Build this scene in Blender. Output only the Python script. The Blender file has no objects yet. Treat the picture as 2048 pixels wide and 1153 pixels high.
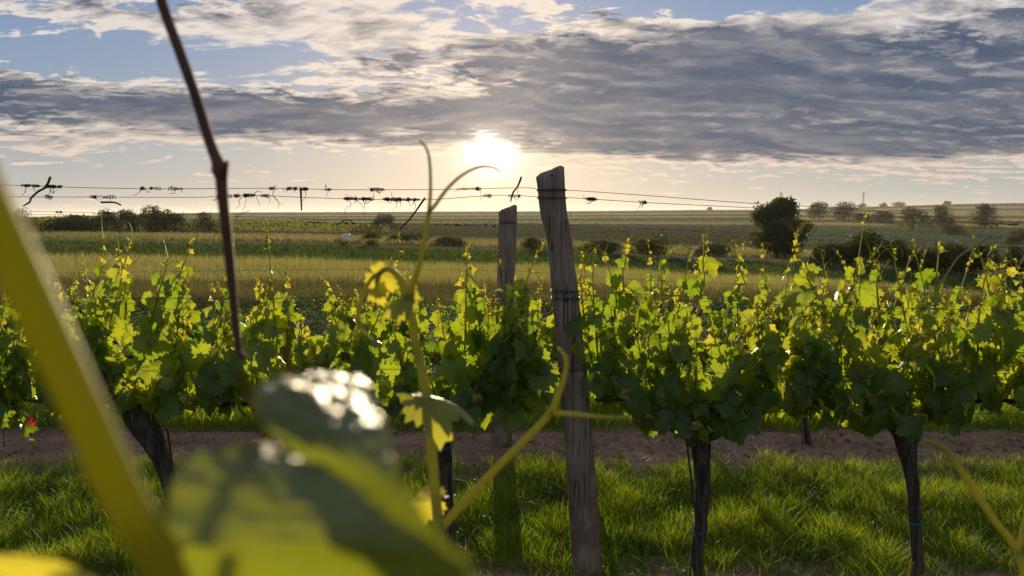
import bpy, math, random
import numpy as np
from mathutils import Vector, Matrix, noise as mnoise

random.seed(7)
RNG = np.random.default_rng(11)
S = bpy.context.scene
COL = S.collection

# ------------------------------------------------------------------ camera
CAM_Z = 1.6
F = 1518.0                       # focal length in photo pixels (photo is 2048 x 1153)
TH = math.atan((576.5 - 432.0) / F)
cam_d = bpy.data.cameras.new('camera')
cam = bpy.data.objects.new('camera', cam_d); COL.objects.link(cam)
cam.location = (0, 0, CAM_Z)
cam.rotation_euler = (math.radians(90) - TH, 0, 0)
cam_d.sensor_width = 36.0
cam_d.lens = 36.0 * F / 2048.0
cam_d.clip_start = 0.02
cam_d.clip_end = 30000
cam_d.dof.use_dof = True
cam_d.dof.focus_distance = 3.8
cam_d.dof.aperture_fstop = 8.6
S.camera = cam
CT, ST = math.cos(TH), math.sin(TH)

def ray(px, py):
    u = (px - 1024.0) / F; v = (576.5 - py) / F
    return Vector((u, CT + v * ST, -ST + v * CT))

def P(px, py, d):
    """world point at distance d (along +Y) on the photo's pixel"""
    r = ray(px, py)
    return Vector((r.x * d / r.y, d, CAM_Z + r.z * d / r.y))

def az_el(px, py):
    r = ray(px, py).normalized()
    return math.atan2(r.x, r.y), math.asin(r.z)

# ------------------------------------------------------------------ sun, sky, exposure
SUN_AZ, SUN_EL = az_el(983, 300)
SUN_DIR = Vector((math.sin(SUN_AZ) * math.cos(SUN_EL), math.cos(SUN_AZ) * math.cos(SUN_EL), math.sin(SUN_EL)))
sun_d = bpy.data.lights.new('sun', 'SUN')
sun = bpy.data.objects.new('sun', sun_d); COL.objects.link(sun)
sun_d.energy = 5.0
sun_d.angle = math.radians(0.5)
sun_d.color = (1.0, 0.80, 0.52)
sun.rotation_euler = (-SUN_DIR).to_track_quat('-Z', 'Y').to_euler()
sun.location = (0, 0, 30)

S.view_settings.view_transform = 'Standard'
S.view_settings.look = 'None'
S.view_settings.gamma = 1.0
S.view_settings.use_curve_mapping = False
S.view_settings.exposure = 0.22
S.render.engine = 'CYCLES'
S.cycles.use_denoising = True
S.cycles.max_bounces = 8
S.cycles.transmission_bounces = 6
S.cycles.transparent_max_bounces = 6
S.cycles.caustics_reflective = False
S.cycles.caustics_refractive = False

class NT:
    """small helper to write node graphs as expressions"""
    def __init__(s, tree):
        s.t = tree; s.n = tree.nodes; s.l = tree.links
    def node(s, typ, **kw):
        n = s.n.new(typ)
        for k, v in kw.items(): setattr(n, k, v)
        return n
    def put(s, sock, v):
        if isinstance(v, bpy.types.NodeSocket): s.l.new(v, sock)
        else:
            try: sock.default_value = v
            except Exception: sock.default_value = (*v, 1.0)
    def m(s, op, a, b=0.0, c=0.0, clamp=False):
        n = s.node('ShaderNodeMath', operation=op, use_clamp=clamp)
        s.put(n.inputs[0], a); s.put(n.inputs[1], b); s.put(n.inputs[2], c)
        return n.outputs[0]
    def v(s, op, a, b=(0, 0, 0), sc=None):
        n = s.node('ShaderNodeVectorMath', operation=op)
        s.put(n.inputs[0], a); s.put(n.inputs[1], b)
        if sc is not None: s.put(n.inputs[3], sc)
        return n.outputs['Value'] if op in ('DOT_PRODUCT', 'LENGTH', 'DISTANCE') else n.outputs[0]
    def sep(s, a):
        n = s.node('ShaderNodeSeparateXYZ'); s.put(n.inputs[0], a); return n.outputs
    def comb(s, x, y, z):
        n = s.node('ShaderNodeCombineXYZ')
        for i, q in enumerate((x, y, z)): s.put(n.inputs[i], q)
        return n.outputs[0]
    def mix(s, f, a, b, blend='MIX'):
        n = s.node('ShaderNodeMix', data_type='RGBA', blend_type=blend)
        s.put(n.inputs[0], f); s.put(n.inputs[6], a); s.put(n.inputs[7], b)
        return n.outputs[2]
    def noise(s, vec, scale, detail=4.0, rough=0.5, dist=0.0, color=False):
        n = s.node('ShaderNodeTexNoise')
        s.put(n.inputs['Vector'], vec); n.inputs['Scale'].default_value = scale
        n.inputs['Detail'].default_value = detail; n.inputs['Roughness'].default_value = rough
        n.inputs['Distortion'].default_value = dist
        return n.outputs['Color' if color else 'Fac']
    def smooth(s, x, a, b, lo=0.0, hi=1.0):
        n = s.node('ShaderNodeMapRange', interpolation_type='SMOOTHSTEP')
        s.put(n.inputs[0], x); n.inputs[1].default_value = a; n.inputs[2].default_value = b
        n.inputs[3].default_value = lo; n.inputs[4].default_value = hi
        return n.outputs[0]
    def lin(s, x, a, b, lo=0.0, hi=1.0):
        n = s.node('ShaderNodeMapRange')
        s.put(n.inputs[0], x); n.inputs[1].default_value = a; n.inputs[2].default_value = b
        n.inputs[3].default_value = lo; n.inputs[4].default_value = hi
        return n.outputs[0]

def build_world():
    w = bpy.data.worlds.new('World'); S.world = w; w.use_nodes = True
    t = w.node_tree; t.nodes.clear(); g = NT(t)
    sky = g.node('ShaderNodeTexSky', sky_type='NISHITA')
    sky.sun_disc = False
    sky.sun_elevation = SUN_EL; sky.sun_rotation = SUN_AZ
    sky.altitude = 200; sky.air_density = 1.0; sky.dust_density = 1.0; sky.ozone_density = 2.0
    tc = g.node('ShaderNodeTexCoord')
    d = g.v('NORMALIZE', tc.outputs['Generated'])
    X, Y, Z = g.sep(d)
    az = g.m('ARCTAN2', X, Y)
    el = g.m('ARCSINE', Z)
    # cloud layer seen in perspective: streaks close up towards the horizon
    k = g.m('DIVIDE', 1.0, g.m('ADD', g.m('MAXIMUM', Z, 0.0), 0.16))
    pl = g.comb(g.m('MULTIPLY', g.m('MULTIPLY', X, k), 0.74), g.m('MULTIPLY', g.m('MULTIPLY', Y, k), 1.15), 0.0)
    # which side of the noise faces the sun
    so = g.v('ADD', pl, (SUN_DIR.x * 0.05, SUN_DIR.y * 0.09, 0.0))
    def blob(px, py, sx, sy, amp):
        a0, e0 = az_el(px, py)
        dx = g.m('MULTIPLY', g.m('SUBTRACT', az, a0), F / sx)
        dy = g.m('MULTIPLY', g.m('SUBTRACT', el, e0), F / sy)
        q = g.m('ADD', g.m('MULTIPLY', dx, dx), g.m('MULTIPLY', dy, dy))
        return g.m('MULTIPLY', g.m('EXPONENT', g.m('MULTIPLY', q, -1.0)), amp)
    blobs = [(1560, 130, 420, 80, 0.50), (1850, 245, 520, 75, 0.95), (1350, 215, 330, 75, 0.62), (1150, 130, 240, 90, 0.18),
             (250, 212, 420, 40, 0.50), (700, 235, 330, 28, 0.50), (880, 150, 260, 60, 0.06), (1000, 225, 240, 22, 0.25), (520, 60, 420, 60, 0.13),
             (110, 105, 240, 34, -0.42), (420, 130, 120, 20, -0.15), (1440, 0, 190, 26, -0.60), (1000, 62, 90, 16, -0.15),
             (1780, 60, 160, 50, -0.16), (640, 283, 200, 9, 0.22), (1990, 60, 130, 60, 0.2),
             (1180, 292, 260, 16, 0.18), (60, 285, 150, 22, 0.20), (200, 325, 260, 14, 0.14)]
    M = 0.53
    for b in blobs: M = g.m('ADD', M, blob(*b))
    # the layer ends above the horizon on the sunny side, thin streaks below
    low = g.smooth(el, az_el(1024, 345)[1], az_el(1024, 268)[1])
    M = g.m('SUBTRACT', M, g.m('MULTIPLY', g.m('SUBTRACT', 1.0, low), 0.30))
    warp = g.noise(pl, 2.3, 3.0, 0.5, color=True)
    wv = g.v('SCALE', g.v('SUBTRACT', warp, (0.5, 0.5, 0.5)), sc=0.20)
    rough_mask = g.smooth(g.noise(pl, 1.1, 2.0), 0.40, 0.62, 0.55, 1.75)
    def field(vec):
        vec = g.v('ADD', vec, wv)
        big = g.noise(vec, 1.5, 3.0, 0.5)
        mid = g.noise(vec, 4.2, 3.0, 0.5)
        fine = g.noise(vec, 9.5, 9.0, 0.63, 0.2)
        f = g.m('ADD', g.m('MULTIPLY', g.m('SUBTRACT', big, 0.5), 0.60), g.m('MULTIPLY', g.m('SUBTRACT', mid, 0.5), 0.72))
        return g.m('ADD', f, g.m('MULTIPLY', g.m('MULTIPLY', g.m('SUBTRACT', fine, 0.5), 1.4), rough_mask))
    n0 = field(pl); n1 = field(so)
    D = g.m('ADD', M, n0)
    edge = g.m('SUBTRACT', n0, n1)                       # > 0 where the cloud thins towards the sun
    alpha = g.smooth(D, 0.45, 0.62)
    thick = g.smooth(D, 0.56, 0.92)
    cs = g.v('DOT_PRODUCT', d, tuple(SUN_DIR))
    ang = g.m('ARCCOSINE', g.m('MINIMUM', cs, 1.0))
    near = g.m('EXPONENT', g.m('MULTIPLY', ang, -4.0))
    lit = g.mix(near, (0.68, 0.64, 0.62, 1), (1.1, 0.86, 0.62, 1))
    warm_low = g.smooth(el, 0.0, 0.20)
    lit = g.mix(warm_low, g.mix(near, (0.66, 0.54, 0.44, 1), (1.1, 0.80, 0.50, 1)), lit)
    dark = g.mix(near, (0.040, 0.078, 0.145, 1), (0.084, 0.104, 0.150, 1))
    inner = g.smooth(D, 0.80, 1.15, 1.0, 0.25)
    tk = g.m('SUBTRACT', thick, g.m('MULTIPLY', g.m('MULTIPLY', edge, 2.4), inner), clamp=True)
    shade = g.noise(pl, 3.0, 6.0, 0.6)
    dark = g.mix(g.smooth(shade, 0.35, 0.70), dark, g.mix(0.16, dark, lit))
    cloud = g.mix(tk, lit, dark)
    # clear air: the physical sky, with the pale band that hazy air gives low down
    base = g.mix(1.0, sky.outputs[0], (0.10, 0.10, 0.11, 1), 'MULTIPLY')
    clear = base
    hz = g.m('EXPONENT', g.m('MULTIPLY', g.m('MAXIMUM', el, 0.0), -6.5))
    clear = g.mix(g.m('MULTIPLY', hz, 1.15, 0.0, True), g.mix(0.75, base, (0.10, 0.24, 0.54, 1)), g.mix(near, (0.30, 0.375, 0.40, 1), (0.94, 0.71, 0.48, 1)))
    lowband = g.m('EXPONENT', g.m('MULTIPLY', g.m('MAXIMUM', el, 0.0), -15.0))
    clear = g.mix(g.m('MULTIPLY', lowband, 0.7), clear, g.mix(near, (0.44, 0.44, 0.41, 1), (1.0, 0.74, 0.48, 1)))
    col = g.mix(g.m('MULTIPLY', alpha, 0.97), clear, cloud)
    # the sun's own glare through thin cloud
    core = g.m('MULTIPLY', g.m('EXPONENT', g.m('MULTIPLY', ang, -104.0)), 16.0)
    halo = g.m('MULTIPLY', g.m('EXPONENT', g.m('MULTIPLY', ang, -12.0)), 0.30)
    veil = g.m('SUBTRACT', 1.0, g.m('MULTIPLY', g.smooth(D, 0.62, 1.0), 0.85))
    glare = g.m('ADD', g.m('MULTIPLY', core, veil), halo)
    col = g.mix(1.0, col, g.v('SCALE', (1.0, 0.82, 0.62), sc=glare), 'ADD')
    # ground side of the world
    col = g.mix(g.smooth(Z, -0.03, -0.004), (0.07, 0.07, 0.05, 1), col)
    bg = g.node('ShaderNodeBackground')
    g.put(bg.inputs[0], g.v('SCALE', col, sc=10.0)); bg.inputs[1].default_value = 0.09
    out = g.node('ShaderNodeOutputWorld')
    g.l.new(bg.outputs[0], out.inputs[0])
    w.cycles.sampling_method = 'MANUAL'; w.cycles.sample_map_resolution = 1024
build_world()

# ------------------------------------------------------------------ object helpers
def tag(o, label=None, cat=None, group=None, kind=None):
    if label: o['label'] = label
    if cat: o['category'] = cat
    if group: o['group'] = group
    if kind: o['kind'] = kind
    return o

def link(name, me, m=None, parent=None, loc=None):
    o = bpy.data.objects.new(name, me); COL.objects.link(o)
    if m is not None:
        me.materials.clear(); me.materials.append(m)
    if parent is not None: o.parent = parent
    if loc is not None: o.location = loc
    return o

def empty(name, loc):
    o = bpy.data.objects.new(name, None); COL.objects.link(o)
    o.location = loc; o.empty_display_size = 0.05
    return o

def mesh_np(name, V, faces, smooth=True, attr=None, uv=None):
    """V (n,3); faces: list of int arrays, each (k, corners)"""
    me = bpy.data.meshes.new(name)
    V = np.asarray(V, dtype=np.float32).reshape(-1, 3)
    me.vertices.add(len(V)); me.vertices.foreach_set('co', V.ravel())
    faces = [np.asarray(f, dtype=np.int32) for f in faces if len(f)]
    loops = np.concatenate([f.ravel() for f in faces])
    sizes = np.concatenate([np.full(len(f), f.shape[1], dtype=np.int32) for f in faces])
    starts = np.concatenate([[0], np.cumsum(sizes)[:-1]]).astype(np.int32)
    me.loops.add(len(loops)); me.loops.foreach_set('vertex_index', loops)
    me.polygons.add(len(sizes)); me.polygons.foreach_set('loop_start', starts)
    me.polygons.foreach_set('loop_total', sizes)
    me.polygons.foreach_set('use_smooth', np.full(len(sizes), bool(smooth)))
    if attr is not None:
        a = me.attributes.new('rnd', 'FLOAT', 'POINT'); a.data.foreach_set('value', np.asarray(attr, dtype=np.float32))
    if uv is not None:
        u = me.uv_layers.new(name='UVMap')
        u.data.foreach_set('uv', np.asarray(uv, dtype=np.float32)[loops].ravel())
    me.update(calc_edges=True); me.validate()
    return me

class MB:
    """collects pieces into one mesh"""
    def __init__(s): s.V = []; s.Fq = []; s.Ft = []; s.n = 0; s.A = []
    def add(s, V, q=None, t=None, a=0.5):
        V = np.asarray(V, dtype=float).reshape(-1, 3)
        if q is not None and len(q): s.Fq.append(np.asarray(q, int) + s.n)
        if t is not None and len(t): s.Ft.append(np.asarray(t, int) + s.n)
        s.V.append(V); s.A.append(np.full(len(V), a)); s.n += len(V)
    def tube(s, pts, rad, sides=6, cap=True, a=0.5, twist=0.0, rough=0.0):
        pts = [Vector(p) for p in pts]; n = len(pts)
        if not hasattr(rad, '__len__'): rad = [rad] * n
        up = Vector((0.31, -0.52, 0.79)); rings = []
        for i, p in enumerate(pts):
            tg = (pts[min(i + 1, n - 1)] - pts[max(i - 1, 0)])
            tg = tg.normalized() if tg.length > 1e-9 else Vector((0, 0, 1))
            x = up - tg * up.dot(tg)
            if x.length < 1e-4: x = tg.orthogonal()
            x.normalize(); y = tg.cross(x); up = x
            for j in range(sides):
                an = 2 * math.pi * j / sides + twist * i
                r = rad[i] * (1 + (rough * (random.random() - 0.5) if rough else 0))
                rings.append(p + (x * math.cos(an) + y * math.sin(an)) * r)
        q = [(i * sides + j, i * sides + (j + 1) % sides, (i + 1) * sides + (j + 1) % sides, (i + 1) * sides + j)
             for i in range(n - 1) for j in range(sides)]
        t = []
        if cap:
            rings.append(pts[0]); rings.append(pts[-1]); c0 = n * sides
            for j in range(sides):
                t.append((c0, (j + 1) % sides, j))
                t.append((c0 + 1, (n - 1) * sides + j, (n - 1) * sides + (j + 1) % sides))
        s.add([tuple(v) for v in rings], q, t, a)
    def mesh(s, name, smooth=True):
        fs = []
        if s.Fq: fs.append(np.concatenate(s.Fq))
        if s.Ft: fs.append(np.concatenate(s.Ft))
        return mesh_np(name, np.concatenate(s.V), fs, smooth, attr=np.concatenate(s.A))
    def build(s, name, m, parent=None, smooth=True):
        me = s.mesh(name, smooth)
        if parent is not None and s.n:
            me.transform(Matrix.Translation(-wloc(parent)))
        return link(name, me, m, parent)

def wloc(o):
    v = Vector(o.location)
    while o.parent is not None:
        o = o.parent; v = v + Vector(o.location)
    return v

def spline(pts, n=8):
    """Catmull-Rom through pts"""
    p = [Vector(q) for q in pts]
    p = [p[0] * 2 - p[1]] + p + [p[-1] * 2 - p[-2]]
    out = []
    for i in range(1, len(p) - 2):
        for k in range(n):
            t = k / n
            out.append(0.5 * ((2 * p[i]) + (p[i + 1] - p[i - 1]) * t + (2 * p[i - 1] - 5 * p[i] + 4 * p[i + 1] - p[i + 2]) * t * t
                              + (3 * p[i] - p[i - 1] - 3 * p[i + 1] + p[i + 2]) * t ** 3))
    out.append(p[-2])
    return out

def lerp_list(vals, n):
    return list(np.interp(np.linspace(0, 1, n), np.linspace(0, 1, len(vals)), vals))

# ------------------------------------------------------------------ materials
def new_mat(name):
    m = bpy.data.materials.new(name); m.use_nodes = True
    m.node_tree.nodes.clear(); return m, NT(m.node_tree)

def principled(g, col, rough=0.7, spec=0.3, bump=None, bump_s=0.3, bump_d=0.01):
    b = g.node('ShaderNodeBsdfPrincipled')
    g.put(b.inputs['Base Color'], col); g.put(b.inputs['Roughness'], rough)
    g.put(b.inputs['Specular IOR Level'], spec)
    if bump is not None:
        bn = g.node('ShaderNodeBump'); bn.inputs['Strength'].default_value = bump_s; bn.inputs['Distance'].default_value = bump_d
        g.put(bn.inputs['Height'], bump); g.l.new(bn.outputs[0], b.inputs['Normal'])
    return b

def out(g, sh):
    o = g.node('ShaderNodeOutputMaterial'); g.l.new(sh, o.inputs[0])

def mat_plain(name, c1, c2, scale=5.0, rough=0.8, spec=0.2, detail=5.0, bump_s=0.0, bump_d=0.01, stretch=(1, 1, 1), obj_rnd=False):
    m, g = new_mat(name)
    tc = g.node('ShaderNodeTexCoord')
    vec = g.v('MULTIPLY', tc.outputs['Object'], stretch)
    n = g.noise(vec, scale, detail, 0.6)
    c = g.mix(g.smooth(n, 0.3, 0.7), (*c1, 1), (*c2, 1))
    b = principled(g, c, rough, spec, n if bump_s else None, bump_s, bump_d)
    out(g, b.outputs[0]); return m

def mat_blade(name, c1, c2, t1, t2, fac=0.5, rough=0.5, spec=0.3):
    """thin plant tissue: reflects on the lit side, glows through from behind; each blade its own tint"""
    m, g = new_mat(name)
    at = g.node('ShaderNodeAttribute', attribute_name='rnd')
    r = at.outputs['Fac']
    b = principled(g, g.mix(r, (*c1, 1), (*c2, 1)), rough, spec)
    tr = g.node('ShaderNodeBsdfTranslucent'); g.put(tr.inputs[0], g.mix(r, (*t1, 1), (*t2, 1)))
    mx = g.node('ShaderNodeMixShader'); mx.inputs[0].default_value = fac
    g.l.new(b.outputs[0], mx.inputs[1]); g.l.new(tr.outputs[0], mx.inputs[2])
    out(g, mx.outputs[0]); return m
# ------------------------------------------------------------------ terrain: one sheet cut into fields
CPX = np.array([-1600., -400., 0., 500., 1024., 1500., 2048., 2500., 3600.])
ROWS = [  # distance, photo row of the ground there, at the columns above
    (13.0, None),
    (22.0, [585, 585, 588, 592, 600, 612, 640, 648, 648]),
    (40.0, [527, 527, 529, 536, 549, 572, 606, 614, 614]),
    (60.0, [480, 480, 482, 489, 503, 525, 553, 560, 560]),
    (68.0, [474, 474, 476, 483, 496, 514, 543, 550, 550]),
    (110., [462, 462, 464, 471, 484, 500, 532, 540, 540]),
    (150., [455, 455, 457, 462, 473, 491, 512, 520, 520]),
    (230., [450, 450, 450, 455, 462, 472, 488, 494, 494]),
    (320., [445, 445, 446, 449, 453, 457, 464, 468, 468]),
    (450., [443, 443, 443, 443, 444, 445, 449, 450, 450]),
    (620., [441, 441, 441, 439, 438, 436, 438, 438, 438]),
    (820., [439, 439, 439, 434, 432, 429, 428, 426, 426]),
    (1100., [437, 437, 437, 429, 427, 424, 417, 414, 414]),
    (1500., [435, 435, 435, 425, 423, 420, 407, 402, 402]),
    (1800., [436, 436, 436, 427, 426, 424, 414, 410, 410]),
]
RD = np.array([r[0] for r in ROWS])
def z_of(py, d):
    v = (576.5 - py) / F
    return CAM_Z + d * (-ST + v * CT) / (CT + v * ST)
RZ = np.zeros((len(ROWS), len(CPX)))
for i, (d, ys) in enumerate(ROWS):
    if ys: RZ[i] = [z_of(y, d) for y in ys]
def terrain(x, d):
    """ground height; arrays welcome"""
    x = np.asarray(x, float); d = np.asarray(d, float)
    dd = np.clip(d, RD[0], RD[-1])
    px = np.clip(1024 + F * x / np.maximum(dd, 1), CPX[0], CPX[-1])
    ci = np.clip(np.searchsorted(CPX, px) - 1, 0, len(CPX) - 2)
    ct = (px - CPX[ci]) / (CPX[ci + 1] - CPX[ci]); ct = ct * ct * (3 - 2 * ct)
    ri = np.clip(np.searchsorted(RD, dd) - 1, 0, len(RD) - 2)
    rt = (dd - RD[ri]) / (RD[ri + 1] - RD[ri])
    za = RZ[ri, ci] * (1 - ct) + RZ[ri, ci + 1] * ct
    zb = RZ[ri + 1, ci] * (1 - ct) + RZ[ri + 1, ci + 1] * ct
    z = za * (1 - rt) + zb * rt
    return np.where(d <= RD[0], 0.0, z)

def field(name, d0, d1, m, p0=-1600., p1=3600., nr=6, nc=48, lift=0.0):
    ds = np.geomspace(d0, d1, nr + 1); ps = np.linspace(p0, p1, nc + 1)
    D, Pm = np.meshgrid(ds, ps, indexing='ij')
    X = (Pm - 1024) / F * D
    Z = terrain(X, D) + lift
    V = np.stack([X, D, Z], -1).reshape(-1, 3)
    q = [(i * (nc + 1) + j, i * (nc + 1) + j + 1, (i + 1) * (nc + 1) + j + 1, (i + 1) * (nc + 1) + j) for i in range(nr) for j in range(nc)]
    o = link(name, mesh_np(name, V, [q]), m)
    return tag(o, kind='structure')

def fmat(name, c1, c2, scale, stretch=(1, 1, 1), rough=0.9, bump=0.0):
    return mat_plain(name, c1, c2, scale, rough, 0.0, 6.0, bump, 0.3, stretch)

M_earth = mat_plain('turf_earth', (0.030, 0.032, 0.012), (0.062, 0.048, 0.026), 9.0, 0.95, 0.1, 8.0, 0.6, 0.03)
gr = link('ground', mesh_np('ground', [(-40, -25, 0), (40, -25, 0), (40, 13, 0), (-40, 13, 0)], [[(0, 1, 2, 3)]]), M_earth)
tag(gr, kind='structure')
M_verge = fmat('dry_verge_soil', (0.16, 0.13, 0.06), (0.10, 0.10, 0.04), 0.8)
M_wheat_g = fmat('wheat_soil', (0.19, 0.17, 0.07), (0.15, 0.14, 0.055), 0.5)
M_crop_g = fmat('crop_soil', (0.05, 0.085, 0.025), (0.035, 0.06, 0.02), 0.5)
M_track = fmat('track_earth', (0.30, 0.22, 0.13), (0.22, 0.18, 0.10), 0.4)
M_meadow = fmat('meadow_turf', (0.17, 0.15, 0.06), (0.10, 0.12, 0.04), 0.12, (1, 2.5, 1))
M_vine_g = fmat('vineyard_soil', (0.09, 0.11, 0.04), (0.13, 0.11, 0.06), 0.1)
M_plough = fmat('ploughed_soil', (0.105, 0.095, 0.055), (0.075, 0.075, 0.042), 0.05, (1, 3, 1))
M_teal = fmat('clover_turf', (0.075, 0.105, 0.062), (0.10, 0.12, 0.06), 0.03)
M_h1 = fmat('hill_green', (0.12, 0.15, 0.06), (0.16, 0.17, 0.07), 0.02, (1, 4, 1))
M_h2 = fmat('hill_straw', (0.34, 0.28, 0.14), (0.27, 0.23, 0.12), 0.02, (1, 4, 1))
M_h3 = fmat('hill_dark', (0.075, 0.085, 0.05), (0.11, 0.11, 0.06), 0.02, (1, 4, 1))
M_h4 = fmat('hill_pale', (0.22, 0.22, 0.12), (0.17, 0.18, 0.09), 0.02, (1, 4, 1))
field('dry_grass_verge', 13, 22, M_verge, nr=6)
field('wheat_field', 22, 40, M_wheat_g, nr=6)
field('crop_field', 40, 60, M_crop_g)
field('farm_track', 60, 68, M_track, nr=2)
field('meadow', 68, 110, M_meadow)
field('vineyard_ground', 110, 150, M_vine_g)
field('hill_meadow', 150, 230, M_meadow, -1600, 700, 4, 24)
field('ploughed_field', 150, 320, M_plough, 700, 1552, 6, 20)
field('clover_field', 150, 320, M_teal, 1552, 3600, 6, 24)
field('hill_pasture', 230, 320, M_h1, -1600, 700, 4, 24)
HS = [(320, 380, M_h3, M_h1), (380, 450, M_h4, M_h4), (450, 530, M_h1, M_h1), (530, 620, M_h3, M_h2), (620, 720, M_h4, M_h1), (720, 820, M_h3, M_h2),
      (820, 960, M_h4, M_h2), (960, 1100, M_h1, M_h1), (1100, 1230, M_h3, M_h2), (1230, 1370, M_h1, M_h1), (1370, 1500, M_h2, M_h3), (1500, 1800, M_h1, M_h1)]
for a, b, ml, mr in HS:
    field('hillside_field', a, b, ml, -1600, 1552, 3, 24)
    field('hillside_field', a, b, mr, 1552, 3600, 3, 24)
V = []
ps = np.linspace(-1600, 3600, 49)
for i, d in enumerate((1800, 2600, 9000)):
    for p in ps:
        x = (p - 1024) / F * 1800
        V.append((x * (1 if i == 0 else d / 1800), d, float(terrain(x, 1800)) if i == 0 else -40 - 10 * i))
q = [(i * 49 + j, i * 49 + j + 1, (i + 1) * 49 + j + 1, (i + 1) * 49 + j) for i in range(2) for j in range(48)]
tag(link('far_plain', mesh_np('far_plain', V, [q]), M_h1), kind='structure')
# ------------------------------------------------------------------ low vegetation (uncountable)
def blades(name, pts, h, w, m, lean=0.35, segs=2, width_dir=None, attr=None):
    """pts (n,3); h, w arrays. Bent tapering blades as one mesh"""
    n = len(pts); pts = np.asarray(pts, float)
    az = RNG.uniform(0, 2 * np.pi, n)
    if width_dir is not None: az = width_dir + RNG.normal(0, 0.7, n)
    wx = np.stack([np.cos(az), np.sin(az), np.zeros(n)], 1)
    la = RNG.uniform(0, 2 * np.pi, n)
    lv = np.stack([np.cos(la), np.sin(la), np.zeros(n)], 1) * (RNG.uniform(0.1, 1, n) * lean * h)[:, None]
    rows = []
    for k in range(segs):
        t = k / segs
        c = pts + lv * t * t + np.array([0, 0, 1.0]) * (h * (t - 0.12 * lean * t * t))[:, None]
        ww = (w * 0.5 * (1 - 0.35 * t))[:, None]
        rows += [c - wx * ww, c + wx * ww]
    tip = pts + lv + np.array([0, 0, 1.0]) * (h * (1 - 0.12 * lean))[:, None]
    rows.append(tip)
    k = len(rows)
    V = np.stack(rows, 1).reshape(-1, 3)
    b = np.arange(n) * k
    q = [np.stack([b + 2 * i, b + 2 * i + 1, b + 2 * i + 3, b + 2 * i + 2], 1) for i in range(segs - 1)]
    t = np.stack([b + 2 * (segs - 1), b + 2 * segs - 1, b + k - 1], 1)
    if attr is None: attr = RNG.uniform(0, 1, n)
    fs = ([np.concatenate(q)] if q else []) + [t]
    return tag(link(name, mesh_np(name, V, fs, False, attr=np.repeat(attr, k)), m), kind='stuff')

def patch_noise(x, y, s, seed=0.0):
    return np.array([mnoise.noise((a * s + seed, b * s, seed * 0.7)) for a, b in zip(x, y)])

def spread(d0, d1, n, p0=-350., p1=2400., power=0.0):
    """points that look evenly spread from the path: log-even in distance"""
    d = np.exp(RNG.uniform(np.log(d0), np.log(d1), n))
    px = RNG.uniform(p0, p1, n)
    x = (px - 1024) / F * d
    return np.stack([x, d, terrain(x, d)], 1)

D1, D2 = 3.17, 5.05           # the two vine rows
M_grass = mat_blade('grass_blade', (0.024, 0.064, 0.007), (0.065, 0.100, 0.011), (0.14, 0.31, 0.008), (0.50, 0.56, 0.016), 0.5, 0.5, 0.25)
M_dry = mat_blade('dry_grass_blade', (0.07, 0.08, 0.025), (0.13, 0.11, 0.045), (0.09, 0.11, 0.02), (0.20, 0.15, 0.05), 0.45, 0.7, 0.1)
M_wheat = mat_blade('wheat_ear', (0.17, 0.16, 0.055), (0.26, 0.225, 0.08), (0.24, 0.24, 0.05), (0.44, 0.39, 0.11), 0.5, 0.6, 0.15)
M_crop = mat_blade('crop_leaf', (0.045, 0.075, 0.02), (0.070, 0.10, 0.03), (0.07, 0.12, 0.02), (0.12, 0.17, 0.03), 0.4, 0.7, 0.1)
M_mead = mat_blade('meadow_blade', (0.10, 0.12, 0.04), (0.20, 0.16, 0.07), (0.20, 0.22, 0.05), (0.36, 0.28, 0.10), 0.45, 0.7, 0.1)

def soil_edge(x, d0, amp=0.12, s=2.2, seed=0.0):
    return np.array([d0 + amp * mnoise.noise((a * s, seed, 0)) + 0.5 * amp * mnoise.noise((a * s * 3.1, seed + 4, 0)) for a in x])

def grass_zone(name, d0, d1, n, hmin, hmax, xw=1.0, seed=0.0, wmm=(2.2, 4.5), thin=None):
    d = RNG.uniform(d0, d1, n); px = RNG.uniform(-250, 2300, n)
    x = (px - 1024) / F * d
    pn = patch_noise(x, d, 2.6, seed); pf = patch_noise(x, d, 9.0, seed + 3)
    keep = (pn * 0.8 + pf * 0.9 + RNG.uniform(-0.5, 0.9, n)) > -0.42
    if thin is not None: keep &= thin(x, d)
    x, d, pn, pf = x[keep], d[keep], pn[keep], pf[keep]; k = len(x)
    # tufts: pull blades towards tuft centres
    h = (hmin + (hmax - hmin) * np.clip(0.45 + 0.6 * pn + 0.5 * pf + RNG.normal(0, 0.16, k), 0.05, 1.3))
    w = RNG.uniform(wmm[0], wmm[1], k) / 1000
    at = np.clip(0.45 + 0.5 * pn + RNG.normal(0, 0.22, k), 0, 1)
    return blades(name, np.stack([x, d, np.full(k, -0.005)], 1), h, w, M_grass, 0.75, 3, None, at)

grass_zone('grass', 3.0, 4.88, 108000, 0.05, 0.17, seed=1.3, wmm=(1.7, 3.8),
           thin=lambda x, d: (d > soil_edge(x, 3.22, 0.10, 1.7, 2.0) + RNG.exponential(0.015, len(x)) * 0 - (RNG.random(len(x)) < 0.25) * 0.4) & (d < soil_edge(x, 4.68, 0.20, 2.6, 5.0)))
grass_zone('grass', 5.32, 7.0, 44000, 0.10, 0.24, seed=7.7, wmm=(3, 6),
           thin=lambda x, d: d > soil_edge(x, 5.42, 0.18, 2.2, 9.0))
grass_zone('grass', 1.6, 2.85, 9000, 0.04, 0.14, seed=4.1, wmm=(3, 5))

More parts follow.
